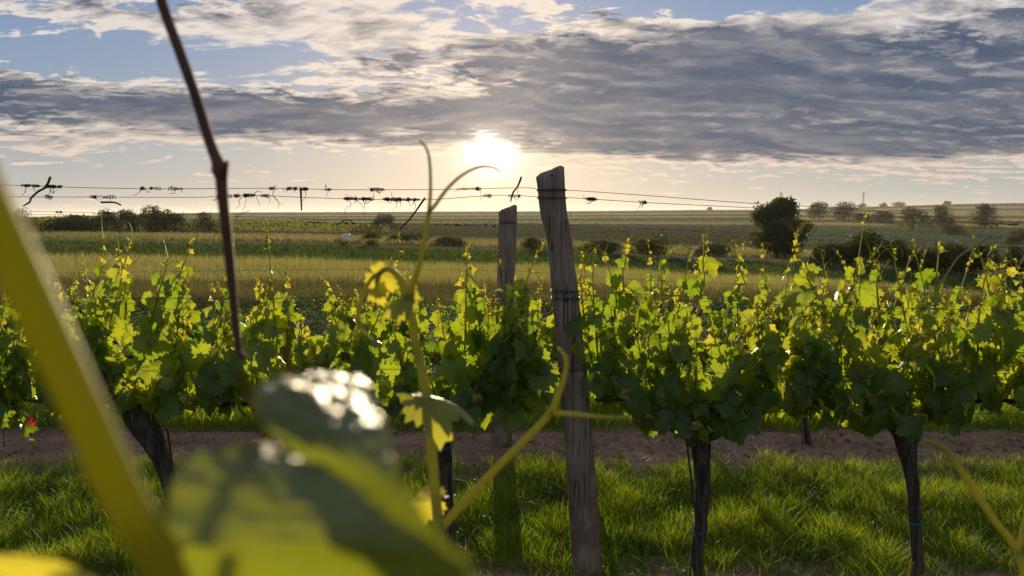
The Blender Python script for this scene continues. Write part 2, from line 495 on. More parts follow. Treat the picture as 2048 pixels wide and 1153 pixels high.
# bare earth under the rows: worked soil, a finely cut sheet
M_soil = None
def soil_material():
    m, g = new_mat('worked_soil')
    tc = g.node('ShaderNodeTexCoord'); o = tc.outputs['Object']
    a = g.noise(o, 3.0, 4.0, 0.5); b = g.noise(o, 22.0, 6.0, 0.65)
    c = g.mix(g.smooth(a, 0.35, 0.65), (0.205, 0.118, 0.072, 1), (0.315, 0.200, 0.125, 1))
    c = g.mix(g.smooth(b, 0.35, 0.7), c, (0.145, 0.092, 0.066, 1))
    bs = principled(g, c, 0.95, 0.1, b, 0.7, 0.02)
    out(g, bs.outputs[0]); return m
M_soil = soil_material()
def soil_strip(name, d0, d1, x0, x1, step=0.028, seed=0.0, ridge=0.03):
    nx = int((x1 - x0) / step); nd = int((d1 - d0) / step)
    xs = np.linspace(x0, x1, nx + 1); ds = np.linspace(d0, d1, nd + 1)
    V = []
    for d in ds:
        t = (d - d0) / (d1 - d0); e = math.sin(math.pi * t)
        for x in xs:
            z = ridge * e + 0.006 * e
            z += e ** 0.5 * (0.030 * mnoise.noise((x * 2.3, d * 2.9, seed)) + 0.026 * abs(mnoise.noise((x * 7.1, d * 8.3, seed + 2))) + 0.016 * mnoise.noise((x * 19, d * 19, seed + 5)))
            V.append((x, d, max(z, -0.02 if e < 0.15 else 0.003)))
    q = [(i * (nx + 1) + j, i * (nx + 1) + j + 1, (i + 1) * (nx + 1) + j + 1, (i + 1) * (nx + 1) + j) for i in range(nd) for j in range(nx)]
    tag(link(name, mesh_np(name, V, [q], True), M_soil), kind='structure')
soil_strip('soil_strip', 4.48, 5.65, -4.6, 4.9, 0.03, 3.0)
soil_strip('soil_strip', 2.70, 3.45, -3.2, 3.4, 0.03, 11.0, 0.012)
mb = MB()                                   # loose clods
for k in range(900):
    row = random.random() < 0.8
    d = random.gauss(5.05, 0.24) if row else random.uniform(2.95, 3.45)
    x = random.uniform(-4.2, 4.4) if row else random.uniform(-2.6, 2.8)
    r = random.uniform(0.006, 0.022) * (1.5 if random.random() < 0.08 else 1)
    c = Vector((x, d, (0.045 if row else 0.022)))
    v = [c + Vector((random.uniform(.7, 1.2) * a * r, random.uniform(.7, 1.2) * b * r, random.uniform(.5, .9) * e * r)) for a, b, e in
         ((1, 0, 0), (0, 1, 0), (-1, 0, 0), (0, -1, 0), (0, 0, 1), (0, 0, -1))]
    mb.add(v, None, [(0, 1, 4), (1, 2, 4), (2, 3, 4), (3, 0, 4), (1, 0, 5), (2, 1, 5), (3, 2, 5), (0, 3, 5)])
tag(mb.build('soil_clods', M_soil, None, False), kind='stuff')

# leafy green cover beyond the second row: small broad leaves
def leafy(name, pts, size, m, hmax):
    n = len(pts)
    z = RNG.uniform(0.1, 1, n) ** 0.7 * hmax
    c = pts + np.stack([np.zeros(n), np.zeros(n), z], 1)
    a = RNG.uniform(0, 2 * np.pi, n); til = RNG.uniform(-0.9, 0.9, n)
    u = np.stack([np.cos(a), np.sin(a), 0.35 * RNG.normal(0, 1, n)], 1)
    v = np.stack([-np.sin(a) * np.cos(til), np.cos(a) * np.cos(til), np.sin(til)], 1)
    s = size[:, None]
    V = np.stack([c - u * s * 0.9, c + v * s * 0.5, c + u * s * 0.9, c - v * s * 0.5], 1).reshape(-1, 3)
    b = np.arange(n) * 4
    tag(link(name, mesh_np(name, V, [np.stack([b, b + 1, b + 2, b + 3], 1)], False, attr=np.repeat(RNG.uniform(0, 1, n), 4)), m), kind='stuff')
p = spread(6.7, 13.5, 90000)
pn = patch_noise(p[:, 0], p[:, 1], 1.1, 5.0)
p = p[(pn + RNG.uniform(-0.5, 0.5, len(p))) > -0.45]
pn = patch_noise(p[:, 0], p[:, 1], 1.1, 5.0)
M_cover = mat_blade('cover_leaf', (0.035, 0.095, 0.022), (0.065, 0.13, 0.035), (0.08, 0.20, 0.02), (0.26, 0.34, 0.04), 0.4, 0.62, 0.15)
leafy('ground_cover', p, RNG.uniform(0.012, 0.032, len(p)), M_cover, np.clip(0.22 + 0.35 * pn, 0.06, 0.5))

p = spread(12.5, 23, 60000); k = len(p)
pn = patch_noise(p[:, 0], p[:, 1], 0.5, 2.0)
blades('dry_grass', p, np.clip(0.34 + 0.25 * pn + RNG.normal(0, 0.08, k) + 0.16 * (p[:, 1] > 18), 0.1, 0.8), RNG.uniform(0.006, 0.014, k), M_dry, 0.7, 2, None,  # taller at the back, its dark tone standing in for shaded wheat front
       np.clip(0.5 + 0.9 * pn + RNG.normal(0, 0.25, k), 0, 1))
p = spread(21.5, 41, 90000); k = len(p)
pn = patch_noise(p[:, 0], p[:, 1], 0.25, 8.0)
blades('wheat', p, np.clip(0.68 + 0.1 * pn + RNG.normal(0, 0.07, k), 0.35, 0.95), RNG.uniform(0.012, 0.028, k), M_wheat, 0.35, 2, None)
p = spread(40.5, 60, 45000); k = len(p)
blades('crop_rows', p, RNG.uniform(0.2, 0.4, k), RNG.uniform(0.05, 0.10, k), M_crop, 0.6, 2)
p = spread(66, 112, 50000); k = len(p)
pn = patch_noise(p[:, 0], p[:, 1], 0.05, 3.0)
blades('meadow_grass', p, np.clip(0.38 + 0.3 * pn + RNG.normal(0, 0.1, k), 0.1, 0.8), RNG.uniform(0.05, 0.12, k), M_mead, 0.6, 2, None,
       np.clip(0.5 + 1.0 * pn + RNG.normal(0, 0.2, k), 0, 1))
# far fields: the standing crop on each, clumps as wide as the distance lets one see
def far_crop(name, d0, d1, n, h, m, p0=-350., p1=2400.):
    p = spread(d0, d1, n, p0, p1); k = len(p)
    pn = patch_noise(p[:, 0], p[:, 1], 3.0 / d0, 3.0)
    blades(name, p, h * RNG.uniform(0.6, 1.2, k), p[:, 1] * RNG.uniform(0.0008, 0.0016, k), m, 0.4, 1, None,
           np.clip(0.5 + 0.7 * pn + RNG.normal(0, 0.2, k), 0, 1))
M_far_s = mat_blade('far_straw', (0.22, 0.18, 0.08), (0.30, 0.25, 0.12), (0.34, 0.28, 0.12), (0.42, 0.34, 0.16), 0.45, 0.8, 0.0)
M_far_g = mat_blade('far_green', (0.05, 0.08, 0.025), (0.085, 0.105, 0.035), (0.07, 0.11, 0.02), (0.14, 0.16, 0.04), 0.45, 0.8, 0.0)
M_far_d = mat_blade('far_dark', (0.035, 0.05, 0.02), (0.06, 0.062, 0.03), (0.04, 0.055, 0.015), (0.08, 0.075, 0.03), 0.4, 0.8, 0.0)
far_crop('far_meadow_grass', 150, 230, 9000, 0.5, M_mead, -350, 700)
far_crop('far_pasture_grass', 230, 320, 9000, 0.5, M_far_g, -350, 700)
for a, b, ml, mr in HS:
    for mm, q0, q1 in ((ml, -350, 1552), (mr, 1552, 2400)):
        mt = M_far_s if mm in (M_h2, M_h4) else (M_far_d if mm is M_h3 else M_far_g)
        far_crop('hillside_crop', a, b, 5000, 0.5 if mt is M_far_s else 0.8, mt, q0, q1)

far_crop('ploughed_crop', 152, 320, 16000, 0.45, M_far_d, 700, 1552)
far_crop('clover', 152, 320, 16000, 0.4, mat_blade('clover_leaf', (0.06, 0.09, 0.055), (0.085, 0.11, 0.06), (0.08, 0.12, 0.06), (0.12, 0.15, 0.07), 0.4, 0.8, 0.0), 1552, 2400)
# straw and broad-leaved weeds in the grass
def near_pts(n, d0=3.05, d1=4.75):
    d = RNG.uniform(d0, d1, n); x = (RNG.uniform(-200, 2250, n) - 1024) / F * d
    return np.stack([x, d, np.zeros(n)], 1)
p = near_pts(1400); k = len(p)
blades('straw', p, RNG.uniform(0.05, 0.22, k), RNG.uniform(0.002, 0.004, k), mat_blade('straw_blade', (0.22, 0.17, 0.08), (0.30, 0.22, 0.11), (0.30, 0.23, 0.08), (0.42, 0.30, 0.12), 0.45, 0.7, 0.1), 2.2, 3)
c = near_pts(330); i = RNG.integers(0, len(c), 4200)
p = c[i] + np.stack([RNG.normal(0, 0.035, 4200), RNG.normal(0, 0.035, 4200), np.zeros(4200)], 1)
leafy('weeds', p, RNG.uniform(0.007, 0.017, len(p)), M_cover, np.full(len(p), 0.09))
d = RNG.normal(5.05, 0.22, 70); c = np.stack([RNG.uniform(-4, 4.2, 70), d, np.full(70, 0.05)], 1); i = RNG.integers(0, 70, 900)
p = c[i] + np.stack([RNG.normal(0, 0.03, 900), RNG.normal(0, 0.03, 900), np.zeros(900)], 1)
leafy('weeds', p, RNG.uniform(0.007, 0.014, len(p)), M_cover, np.full(len(p), 0.06))
p = c[RNG.integers(0, 70, 700)] + np.stack([RNG.normal(0, 0.12, 700), RNG.normal(0, 0.08, 700), np.full(700, -0.015)], 1); k = len(p)
blades('straw', p, RNG.uniform(0.03, 0.10, k), RNG.uniform(0.002, 0.004, k), M_dry, 2.0, 3)
# ------------------------------------------------------------------ distant trees, bushes, vineyard, mast
def bark_mat(name, c1, c2):
    m, g = new_mat(name)
    tc = g.node('ShaderNodeTexCoord')
    v = g.v('MULTIPLY', tc.outputs['Object'], (1, 1, 0.12))
    n = g.noise(v, 60.0, 6.0, 0.65, 0.4); n2 = g.noise(tc.outputs['Object'], 7.0, 4.0, 0.6)
    c = g.mix(g.smooth(n, 0.38, 0.62), (*c1, 1), (*c2, 1))
    c = g.mix(g.m('MULTIPLY', g.smooth(n2, 0.4, 0.7), 0.5), c, (c1[0] * 0.7, c1[1] * 0.75, c1[2] * 0.8, 1))
    out(g, principled(g, c, 0.9, 0.15, n, 1.0, 0.006).outputs[0]); return m
M_bark = bark_mat('vine_bark', (0.030, 0.022, 0.017), (0.105, 0.078, 0.058))
M_tbark = mat_plain('tree_bark', (0.05, 0.04, 0.03), (0.09, 0.07, 0.05), 3.0, 0.9)
M_tree = mat_blade('tree_leaf', (0.032, 0.050, 0.016), (0.060, 0.080, 0.024), (0.07, 0.09, 0.012), (0.16, 0.17, 0.025), 0.42, 0.6, 0.2)
M_tree2 = mat_blade('pale_tree_leaf', (0.07, 0.09, 0.05), (0.10, 0.12, 0.06), (0.09, 0.11, 0.04), (0.15, 0.16, 0.06), 0.35, 0.7, 0.1)
M_hedge = mat_blade('far_vine_leaf', (0.06, 0.09, 0.02), (0.09, 0.12, 0.03), (0.16, 0.19, 0.03), (0.30, 0.30, 0.05), 0.5, 0.6, 0.2)

def d_for(px, py, lo=60., hi=1500.):
    ds = np.geomspace(lo, hi, 400)
    z = terrain((px - 1024) / F * ds, ds)
    t = (z - CAM_Z) / ds
    v = (t * CT + ST) / (CT - t * ST)
    yy = 576.5 - v * F
    return float(ds[np.argmin(np.abs(yy - py))])

def cards(mb_name, centers, radii, n, size, m, parent, squash=1.0, ragged=0.55):
    """leaf clumps spread through the lobes of a crown"""
    C = np.array(centers); R = np.array(radii)
    pr = (R[:, 0] * R[:, 2]); pr = pr / pr.sum()
    i = RNG.choice(len(C), n, p=pr)
    v = RNG.normal(0, 1, (n, 3)); v /= np.linalg.norm(v, axis=1)[:, None]
    rr = RNG.uniform(0.35, 1.0, n) ** 0.5 * (1 + RNG.normal(0, ragged * 0.35, n))
    c = C[i] + v * R[i] * rr[:, None]
    a = RNG.normal(0, 1, (n, 3)); a /= np.linalg.norm(a, axis=1)[:, None]
    b = np.cross(a, RNG.normal(0, 1, (n, 3))); b /= np.linalg.norm(b, axis=1)[:, None]
    s = (size * RNG.uniform(0.5, 1.3, n))[:, None]
    V = np.stack([c - a * s, c + b * s * 0.55, c + a * s, c - b * s * 0.55], 1).reshape(-1, 3)
    k = np.arange(n) * 4
    tone = np.clip(RNG.normal(0.45, 0.25, len(C))[i] + RNG.normal(0, 0.12, n), 0, 1)
    me = mesh_np(mb_name, V - np.array(wloc(parent)), [np.stack([k, k + 1, k + 2, k + 3], 1)], False, attr=np.repeat(tone, 4))
    return link(mb_name, me, m, parent)

def tree(name, px, top, base, wpx, label, cat='tree', group=None, n=1500, m=None, low=0.03, d=None, lobes=9, seed=0, extra=0.0):
    random.seed(seed * 7 + int(px)); m = m or M_tree
    d = d or d_for(px, base)
    x = (px - 1024) / F * d; z = float(terrain(x, d))
    H = (base - top) / F * d + extra; Wd = wpx / F * d
    o = empty(name, (x, d, z)); tag(o, label, cat, group)
    cs, rs = [], []
    z0 = H * low
    for k in range(lobes):
        t = (k + 0.5) / lobes
        zz = z0 + (H - z0) * (0.12 + 0.76 * random.random() if k > 2 else (0.25, 0.5, 0.80)[k])
        f = math.sin(math.pi * min(0.98, max(0.12, (zz - z0) / (H - z0) * 0.72 + 0.26))) ** 0.5
        r = Wd * random.uniform(0.15, 0.25) * (0.65 + 0.35 * f)
        ox = random.uniform(-1, 1) * max(0.0, Wd * 0.5 * f - r * 0.8) if k > 2 else random.uniform(-.08, .08) * Wd
        oy = random.uniform(-1, 1) * max(0.0, Wd * 0.4 * f - r)
        rz = min(r * random.uniform(0.7, 1.0), H * 0.35)
        zz = min(zz, H - rz * 0.9); zz = max(zz, rz * 0.75)
        if k < 3: r = max(r, Wd * (0.40, 0.42, 0.26)[k]); ox *= 2.0; 
        cs.append((x + ox, d + oy, z + zz)); rs.append((r, r * 0.9, max(rz, (H - z0) * 0.18)))
    n = int(n * 1.5)
    cards('crown' if cat == 'tree' else 'foliage', cs, rs, n, max(Wd * 0.030, d * 0.0010), m, o)
    t = MB()
    t.tube(spline([(x, d, z - 0.2), (x + 0.02 * Wd, d, z + H * 0.3), (x - 0.03 * Wd, d, z + H * 0.7)], 5), lerp_list([H * 0.045, H * 0.03, H * 0.01], 11), 6)
    for k in range(4):
        c = Vector(cs[k]); t.tube(spline([(x, d, z + H * (0.15 + .08 * k)), (Vector((x, d, z + H * 0.4)) + c) / 2, c], 3), lerp_list([H * 0.02, H * 0.006], 7), 5)
    t.build('trunk' if cat == 'tree' else 'stem', M_tbark, o)
    return o

tree('round_tree', 1550, 398, 516, 118, 'big dark round tree alone at the edge of the green strip', n=9000, seed=1, low=0.06, lobes=16)
G = 'trees in the dip at the left'
tree('broad_tree', 50, 419, 470, 66, 'dark tree at the left edge behind the far vineyard', group=G, n=1500, seed=2)
tree('broad_tree', 205, 422, 466, 72, 'dark broad tree beside the clump of three, left of it', group=G, n=1800, seed=3)
tree('broad_tree', 258, 421, 466, 66, 'dark tree at the left of the clump of three', group=G, n=1600, seed=4)
tree('broad_tree', 313, 413, 466, 74, 'tallest dark tree of the left clump with a ragged top', group=G, n=1900, seed=5)
tree('broad_tree', 352, 428, 466, 70, 'lower dark tree at the right of the left clump', group=G, n=1300, seed=6)
tree('broad_tree', 420, 425, 466, 62, 'dark tree just left of the hanging brown cane', group=G, n=1500, seed=7)
tree('low_bush', 135, 431, 466, 120, 'low wide green bush between the left edge tree and the clump', 'bush', G, n=1300, seed=8)
tree('pale_tree', 773, 428, 468, 52, 'hazy grey-green tree with an open round crown on the pale slope', n=2200, m=M_tree2, low=0.2, seed=9, lobes=12)
B = 'bushes along the foot of the ploughed slope'
for px, top, base, w, lab in ((742, 464, 486, 46, 'olive bush below the pale round tree'), (815, 466, 488, 90, 'long low brown-green bush right of the pale tree'),
                              (895, 474, 494, 80, 'low bush behind the green tendril fork'), (1065, 474, 500, 66, 'dark bush seen between the two wooden posts'),
                              (1190, 480, 506, 110, 'long low dark bush just right of the near post'),
                              (1305, 472, 510, 100, 'larger brown-green bush halfway from the near post to the big round tree'), (1425, 484, 514, 90, 'low bush touching the left of the big round tree')):
    tree('low_bush', px, top, base, w, lab, 'bush', B, n=1100, low=0.02, seed=20, lobes=8)
tree('low_bush', 745, 488, 504, 34, 'small dark bush standing alone on the tan track', 'bush', None, n=500, low=0.02, seed=31)
tree('low_bush', 690, 494, 503, 26, 'tiny dark bush on the tan track below the white container', 'bush', None, n=300, low=0.02, seed=32)
R_ = 'dark bushes along the right hand hedge'
for px, top, base, w, lab in ((1655, 490, 536, 74, 'dark bush right of the big round tree, first of the hedge'), (1698, 484, 538, 70, 'low dark bush left of the tallest hedge bush'), (1740, 466, 540, 104, 'tallest bush of the dark hedge'), (1784, 480, 542, 74, 'dark bush right of the tallest hedge bush'),
                              (1820, 492, 544, 80, 'dark bush in the middle of the hedge'), (1856, 494, 546, 70, 'low bush filling the middle of the dark hedge'), (1930, 494, 550, 74, 'low dark bush near the dry cane, joined to the hedge'), (1890, 486, 548, 96, 'wide dark bush behind the tall green shoot tips'),
                              (1965, 492, 552, 90, 'dark bush below the dry cane on the wire'), (2040, 496, 556, 80, 'dark bush at the right edge, last of the hedge')):
    tree('hedge_bush', px, top, base, w, lab, 'bush', R_, n=2400, low=0.0, seed=40, lobes=11)
T = 'trees on the slope at the right'
for px, top, base, w, lab in ((1635, 406, 440, 56, 'blue-green tree right behind the big round tree'), (1682, 404, 441, 56, 'blue-green tree below the radio mast'),
                              (1722, 428, 447, 46, 'low dark tree on the pale field'), (1762, 423, 448, 44, 'small round tree on the pale field'),
                              (1822, 416, 462, 64, 'dark green tree left of the double crown'), (1882, 412, 464, 60, 'round green tree, right one of the pair'),
                              (1966, 408, 458, 64, 'green tree behind the dry tendril tangle'), (1905, 448, 470, 50, 'low bush at the foot of the tree pair'),
                              (2035, 456, 496, 56, 'dark tree cut off by the right edge')):
    tree('slope_tree', px, top, base, w, lab, 'tree', T, n=1700, m=M_tree, low=0.05, seed=50, lobes=10)
for px, top, base, w, lab in ((1718, 403, 412, 22, 'tiny bush at the foot of the radio mast'), (1763, 402, 411, 16, 'tiny round bush right of the mast on the skyline'),
                              (1797, 401, 411, 30, 'longer bush on the skyline right of the mast'), (1890, 402, 410, 18, 'tiny bush on the skyline above the green tree pair'),
                              (1418, 417, 423, 12, 'tiny bush on the skyline left of the big round tree')):
    tree('skyline_bush', px, top, base, w, lab, 'bush', 'bushes on the skyline', n=260, m=M_tree2, low=0.0, seed=60, d=1420, lobes=6)

# radio mast on the ridge
M_steel = mat_plain('mast_steel', (0.22, 0.22, 0.23), (0.30, 0.30, 0.31), 2.0, 0.6)
d = 1440.; x = (1722 - 1024) / F * d; zb = float(terrain(x, d)); Hm = (408 - 377) / F * d
o = tag(empty('radio_mast', (x, d, zb)), 'tall grey lattice radio mast on the skyline', 'mast')
t = MB()
for sx in (-1, 1):
    for sy in (-1, 1): t.tube([(x + sx * 1.5, d + sy * 1.5, zb - 1), (x + sx * 0.6, d + sy * 0.6, zb + Hm)], 0.22, 5)
for k in range(9):
    a = k / 9; b = (k + 1) / 9; wa = 1.5 - 0.9 * a; wb = 1.5 - 0.9 * b
    for s in (-1, 1):
        t.tube([(x - wa, d + s * wa, zb + Hm * a), (x + wb, d + s * wb, zb + Hm * b)], 0.12, 4)
        t.tube([(x + s * wa, d - wa, zb + Hm * a), (x + s * wb, d + wb, zb + Hm * b)], 0.12, 4)
t.build('lattice', M_steel, o)
for zf, ox, r in ((0.97, 0.9, 1.0), (0.88, -1.2, 1.1), (0.76, 1.3, 1.0)):
    a = MB(); a.tube([(x + ox, d - 0.6, zb + Hm * zf - 1.2), (x + ox, d - 0.6, zb + Hm * zf + 1.2)], r * 0.75, 8); a.build('antenna', M_steel, o)

# far vineyard: long rows of vines
def far_row(px0, px1, base0, base1, hgt, n):
    ps = RNG.uniform(px0, px1, n); f = (ps - px0) / (px1 - px0)
    d0 = d_for(px0, base0, 110, 229); d1_ = d_for(px1, base1, 110, 229)
    ds = d0 + (d1_ - d0) * f + RNG.normal(0, 0.35, n)
    xs = (ps - 1024) / F * ds
    bump = np.array([mnoise.noise((a * 0.9, b * 0.02, 0)) for a, b in zip(xs, ds)])
    zs = terrain(xs, ds) + hgt * (0.25 + RNG.uniform(0, 1, n) * (0.75 + 0.35 * bump))
    return np.stack([xs, ds, zs], 1)
rows = [far_row(-300, 780, b, b + dy, 1.9, 2600) for b, dy in ((455.5, 5), (457, 6), (458.7, 7), (460.5, 8), (462, 10))]
p = np.concatenate(rows); n = len(p)
a = RNG.normal(0, 1, (n, 3)); a /= np.linalg.norm(a, axis=1)[:, None]
b = np.cross(a, RNG.normal(0, 1, (n, 3))); b /= np.linalg.norm(b, axis=1)[:, None]
s = RNG.uniform(0.12, 0.26, n)[:, None]
V = np.stack([p - a * s, p + b * s, p + a * s, p - b * s], 1).reshape(-1, 3); k = np.arange(n) * 4
tag(link('far_vineyard', mesh_np('far_vineyard', V, [np.stack([k, k + 1, k + 2, k + 3], 1)], False, attr=np.repeat(RNG.uniform(0, 1, n), 4)), M_hedge), kind='stuff')
for i, px in enumerate((679, 697, 704, 711, 735)):
    d = d_for(px, 470, 110, 200); x = (px - 1024) / F * d; z = float(terrain(x, d))
    t = MB(); t.tube([(x, d, z - 0.2), (x + 0.12, d, z + 1.3)], [0.09, 0.07], 6)
    o = t.build('vineyard_post', M_tbark); tag(o, ('thin dark post at the end of a far vineyard row, leftmost of the five', 'thin post above the white container, second of five by the far vineyard', 'middle one of five thin posts by the far vineyard',
        'fourth thin post by the far vineyard, close beside the middle one', 'last thin post by the far vineyard, beside the olive bush')[i], 'post', 'posts at the ends of the far rows')

# pale container in the meadow
M_white = mat_plain('pale_plastic', (0.62, 0.58, 0.62), (0.72, 0.68, 0.70), 3.0, 0.5)
M_wood = mat_plain('pallet_wood', (0.20, 0.15, 0.10), (0.28, 0.22, 0.15), 6.0, 0.9)
d = d_for(693, 486); x = (693 - 1024) / F * d; z = float(terrain(x, d)); w = 15 / F * d
o = tag(empty('white_container', (x, d, z)), 'small pale boxy container standing in the tan meadow', 'container')
def box(mb, c, h, bev=0.0):
    cx, cy, cz = c; hx, hy, hz = h; V = []
    for zz in (-hz, -hz + bev, hz - bev, hz):
        e = bev if abs(zz) == hz else 0
        for sx, sy in ((-1, -1), (1, -1), (1, 1), (-1, 1)):
            V.append((cx + sx * (hx - e), cy + sy * (hy - e), cz + zz))
    q = [(0, 3, 2, 1), (12, 13, 14, 15)] + [(r * 4 + i, r * 4 + (i + 1) % 4, r * 4 + 4 + (i + 1) % 4, r * 4 + 4 + i) for r in range(3) for i in range(4)]
    mb.add(V, q)
t = MB(); box(t, (x, d, z + 0.25 + w * 0.42), (w * 0.5, w * 0.45, w * 0.40), w * 0.06); t.build('tank', M_white, o, False)
t = MB(); t.tube([(x, d, z + 0.25 + w * 0.82), (x, d, z + 0.25 + w * 0.88)], w * 0.12, 10); t.build('lid', M_white, o)
t = MB()
for sx in (-1, 0, 1): box(t, (x + sx * w * 0.42, d, z + 0.12), (w * 0.07, w * 0.45, 0.14), 0.01)
t.build('pallet', M_wood, o, False)
# ------------------------------------------------------------------ vine leaf
def leaf_material(name, c1, c2, back, t1, t2, fac, rough=0.36, vein=0.35, spec=0.38, bump=0.5):
    m, g = new_mat(name)
    uv = g.node('ShaderNodeUVMap'); uv.uv_map = 'UVMap'
    x, y, _ = g.sep(uv.outputs[0])
    oi = g.node('ShaderNodeObjectInfo'); r = oi.outputs['Random']
    vm = None
    for a in (0, 52, -52, 108, -108):
        sa, ca = math.sin(math.radians(a)), math.cos(math.radians(a))
        al = g.m('ADD', g.m('MULTIPLY', x, sa), g.m('MULTIPLY', y, ca))
        ac = g.m('ABSOLUTE', g.m('SUBTRACT', g.m('MULTIPLY', x, ca), g.m('MULTIPLY', y, sa)))
        w = g.m('SUBTRACT', 0.035, g.m('MULTIPLY', al, 0.026))
        f = g.m('MULTIPLY', g.smooth(g.m('DIVIDE', ac, w), 0.4, 1.0, 1.0, 0.0), g.m('GREATER_THAN', al, 0.0))
        # side veins that leave the main vein slantwise
        ph = g.m('FRACT', g.m('MULTIPLY', g.m('SUBTRACT', al, g.m('MULTIPLY', ac, 0.85)), 6.5))
        sv = g.m('MULTIPLY', g.smooth(g.m('ABSOLUTE', g.m('SUBTRACT', ph, 0.5)), 0.03, 0.10, 0.6, 0.0), g.m('LESS_THAN', ac, g.m('MULTIPLY', al, 0.45)))
        f = g.m('MAXIMUM', f, sv)
        vm = f if vm is None else g.m('MAXIMUM', vm, f)
    n = g.noise(uv.outputs[0], 7.0, 5.0, 0.6)
    big = g.noise(uv.outputs[0], 2.2, 2.0)
    col = g.mix(r, (*c1, 1), (*c2, 1))
    col = g.mix(g.m('MULTIPLY', n, 0.4), col, (c2[0] * 1.25, c2[1] * 1.1, c2[2], 1))
    col = g.mix(g.m('MULTIPLY', vm, vein), col, (0.20, 0.24, 0.08, 1))
    geo = g.node('ShaderNodeNewGeometry')
    col = g.mix(g.m('MULTIPLY', geo.outputs['Backfacing'], 0.6), col, (*back, 1))
    h = g.m('ADD', g.m('MULTIPLY', n, 0.6), g.m('MULTIPLY', vm, -0.5))
    b = principled(g, col, rough, spec, h, bump, 0.004)
    tcol = g.mix(r, (*t1, 1), (*t2, 1))
    tcol = g.mix(g.m('MULTIPLY', vm, 0.45), tcol, (t1[0] * 0.6, t1[1] * 0.72, t1[2], 1))
    tcol = g.mix(g.m('MULTIPLY', big, 0.25), tcol, (t1[0] * 0.7, t1[1] * 0.8, t1[2], 1))
    tr = g.node('ShaderNodeBsdfTranslucent'); g.put(tr.inputs[0], tcol)
    mx = g.node('ShaderNodeMixShader'); mx.inputs[0].default_value = fac
    g.l.new(b.outputs[0], mx.inputs[1]); g.l.new(tr.outputs[0], mx.inputs[2])
    out(g, mx.outputs[0]); return m

M_leaf = leaf_material('vine_leaf', (0.020, 0.062, 0.006), (0.040, 0.090, 0.009), (0.05, 0.10, 0.02), (0.30, 0.46, 0.018), (0.60, 0.62, 0.030), 0.52)
M_young = leaf_material('young_vine_leaf', (0.12, 0.17, 0.03), (0.17, 0.20, 0.04), (0.16, 0.19, 0.06), (0.66, 0.62, 0.040), (0.82, 0.68, 0.05), 0.58, 0.40, 0.35)
M_bigleaf = leaf_material('close_vine_leaf', (0.095, 0.130, 0.035), (0.105, 0.14, 0.04), (0.10, 0.13, 0.04), (0.34, 0.39, 0.012), (0.38, 0.41, 0.014), 0.40, 0.36, 0.2, 0.50, 0.6)

LOBES = np.array([(0, 1.0), (12, .90), (24, .80), (30, .76), (42, .84), (54, .92), (66, .84), (80, .70), (88, .66), (100, .70), (112, .74), (126, .68), (145, .60), (160, .56), (170, .46), (180, .14)])
def leaf_mesh(name, nang=40, rings=(0.55, 1.0), seed=0, fold=0.25, droop=0.25, curl=0.15, wav=0.08, lobe=1.0, pucker=0.0):
    rr = random.Random(seed)
    ph = [rr.uniform(0, 6.28) for _ in range(4)]; asym = rr.uniform(-0.06, 0.06)
    V = [(0, 0, 0)]; uv = [(0, 0)]; t = []; q = []
    for ri, r in enumerate(rings):
        for j in range(nang):
            a = -math.pi + 2 * math.pi * (j + 0.5) / nang
            R = float(np.interp(abs(math.degrees(a)), LOBES[:, 0], LOBES[:, 1]))
            R = 1 - (1 - R) * lobe if abs(a) < 2.6 else R
            R *= 1 + asym * math.sin(a)
            if ri == len(rings) - 1:
                R *= 1 + (0.095 if j % 2 else -0.075) + rr.uniform(-0.03, 0.03)
            x = math.sin(a) * R * r; y = math.cos(a) * R * r
            z = fold * abs(x) ** 1.3 - droop * (y * abs(y)) * 0.8 - curl * (x * x + y * y) ** 1.5 + wav * math.sin(3 * a + ph[0]) * r * r + 0.5 * wav * math.sin(5 * a + ph[1]) * r ** 3
            if pucker: z += pucker * mnoise.noise((x * 5 + ph[2], y * 5, 0)) * r
            V.append((x, y, z)); uv.append((x, y))
    for j in range(nang): t.append((0, 1 + (j + 1) % nang, 1 + j))
    for k in range(len(rings) - 1):
        for j in range(nang):
            a0 = 1 + k * nang; a1 = a0 + nang
            q.append((a0 + j, a0 + (j + 1) % nang, a1 + (j + 1) % nang, a1 + j))
    # faces wound so that +Z is the upper face
    t = [(i, k, j) for i, j, k in t]; q = [(a, d, c, b) for a, b, c, d in q]
    return mesh_np(name, V, [q, t], True, uv=uv)

LEAVES, YOUNG = [], []
for s in range(9):
    rr = random.Random(100 + s)
    me = leaf_mesh('leaf', 44, (0.5, 1.0), s, rr.uniform(-0.1, 0.55), rr.uniform(0.05, 0.55), rr.uniform(-0.1, 0.35), rr.uniform(0.03, 0.13), rr.uniform(1.0, 1.45))
    me.materials.append(M_leaf); LEAVES.append(me)
for s in range(6):
    rr = random.Random(300 + s)
    me = leaf_mesh('leaf', 34, (0.5, 1.0), 50 + s, rr.uniform(0.5, 1.2), rr.uniform(0.0, 0.7), rr.uniform(-0.2, 0.3), rr.uniform(0.05, 0.16), rr.uniform(1.2, 1.7))
    me.materials.append(M_young); YOUNG.append(me)

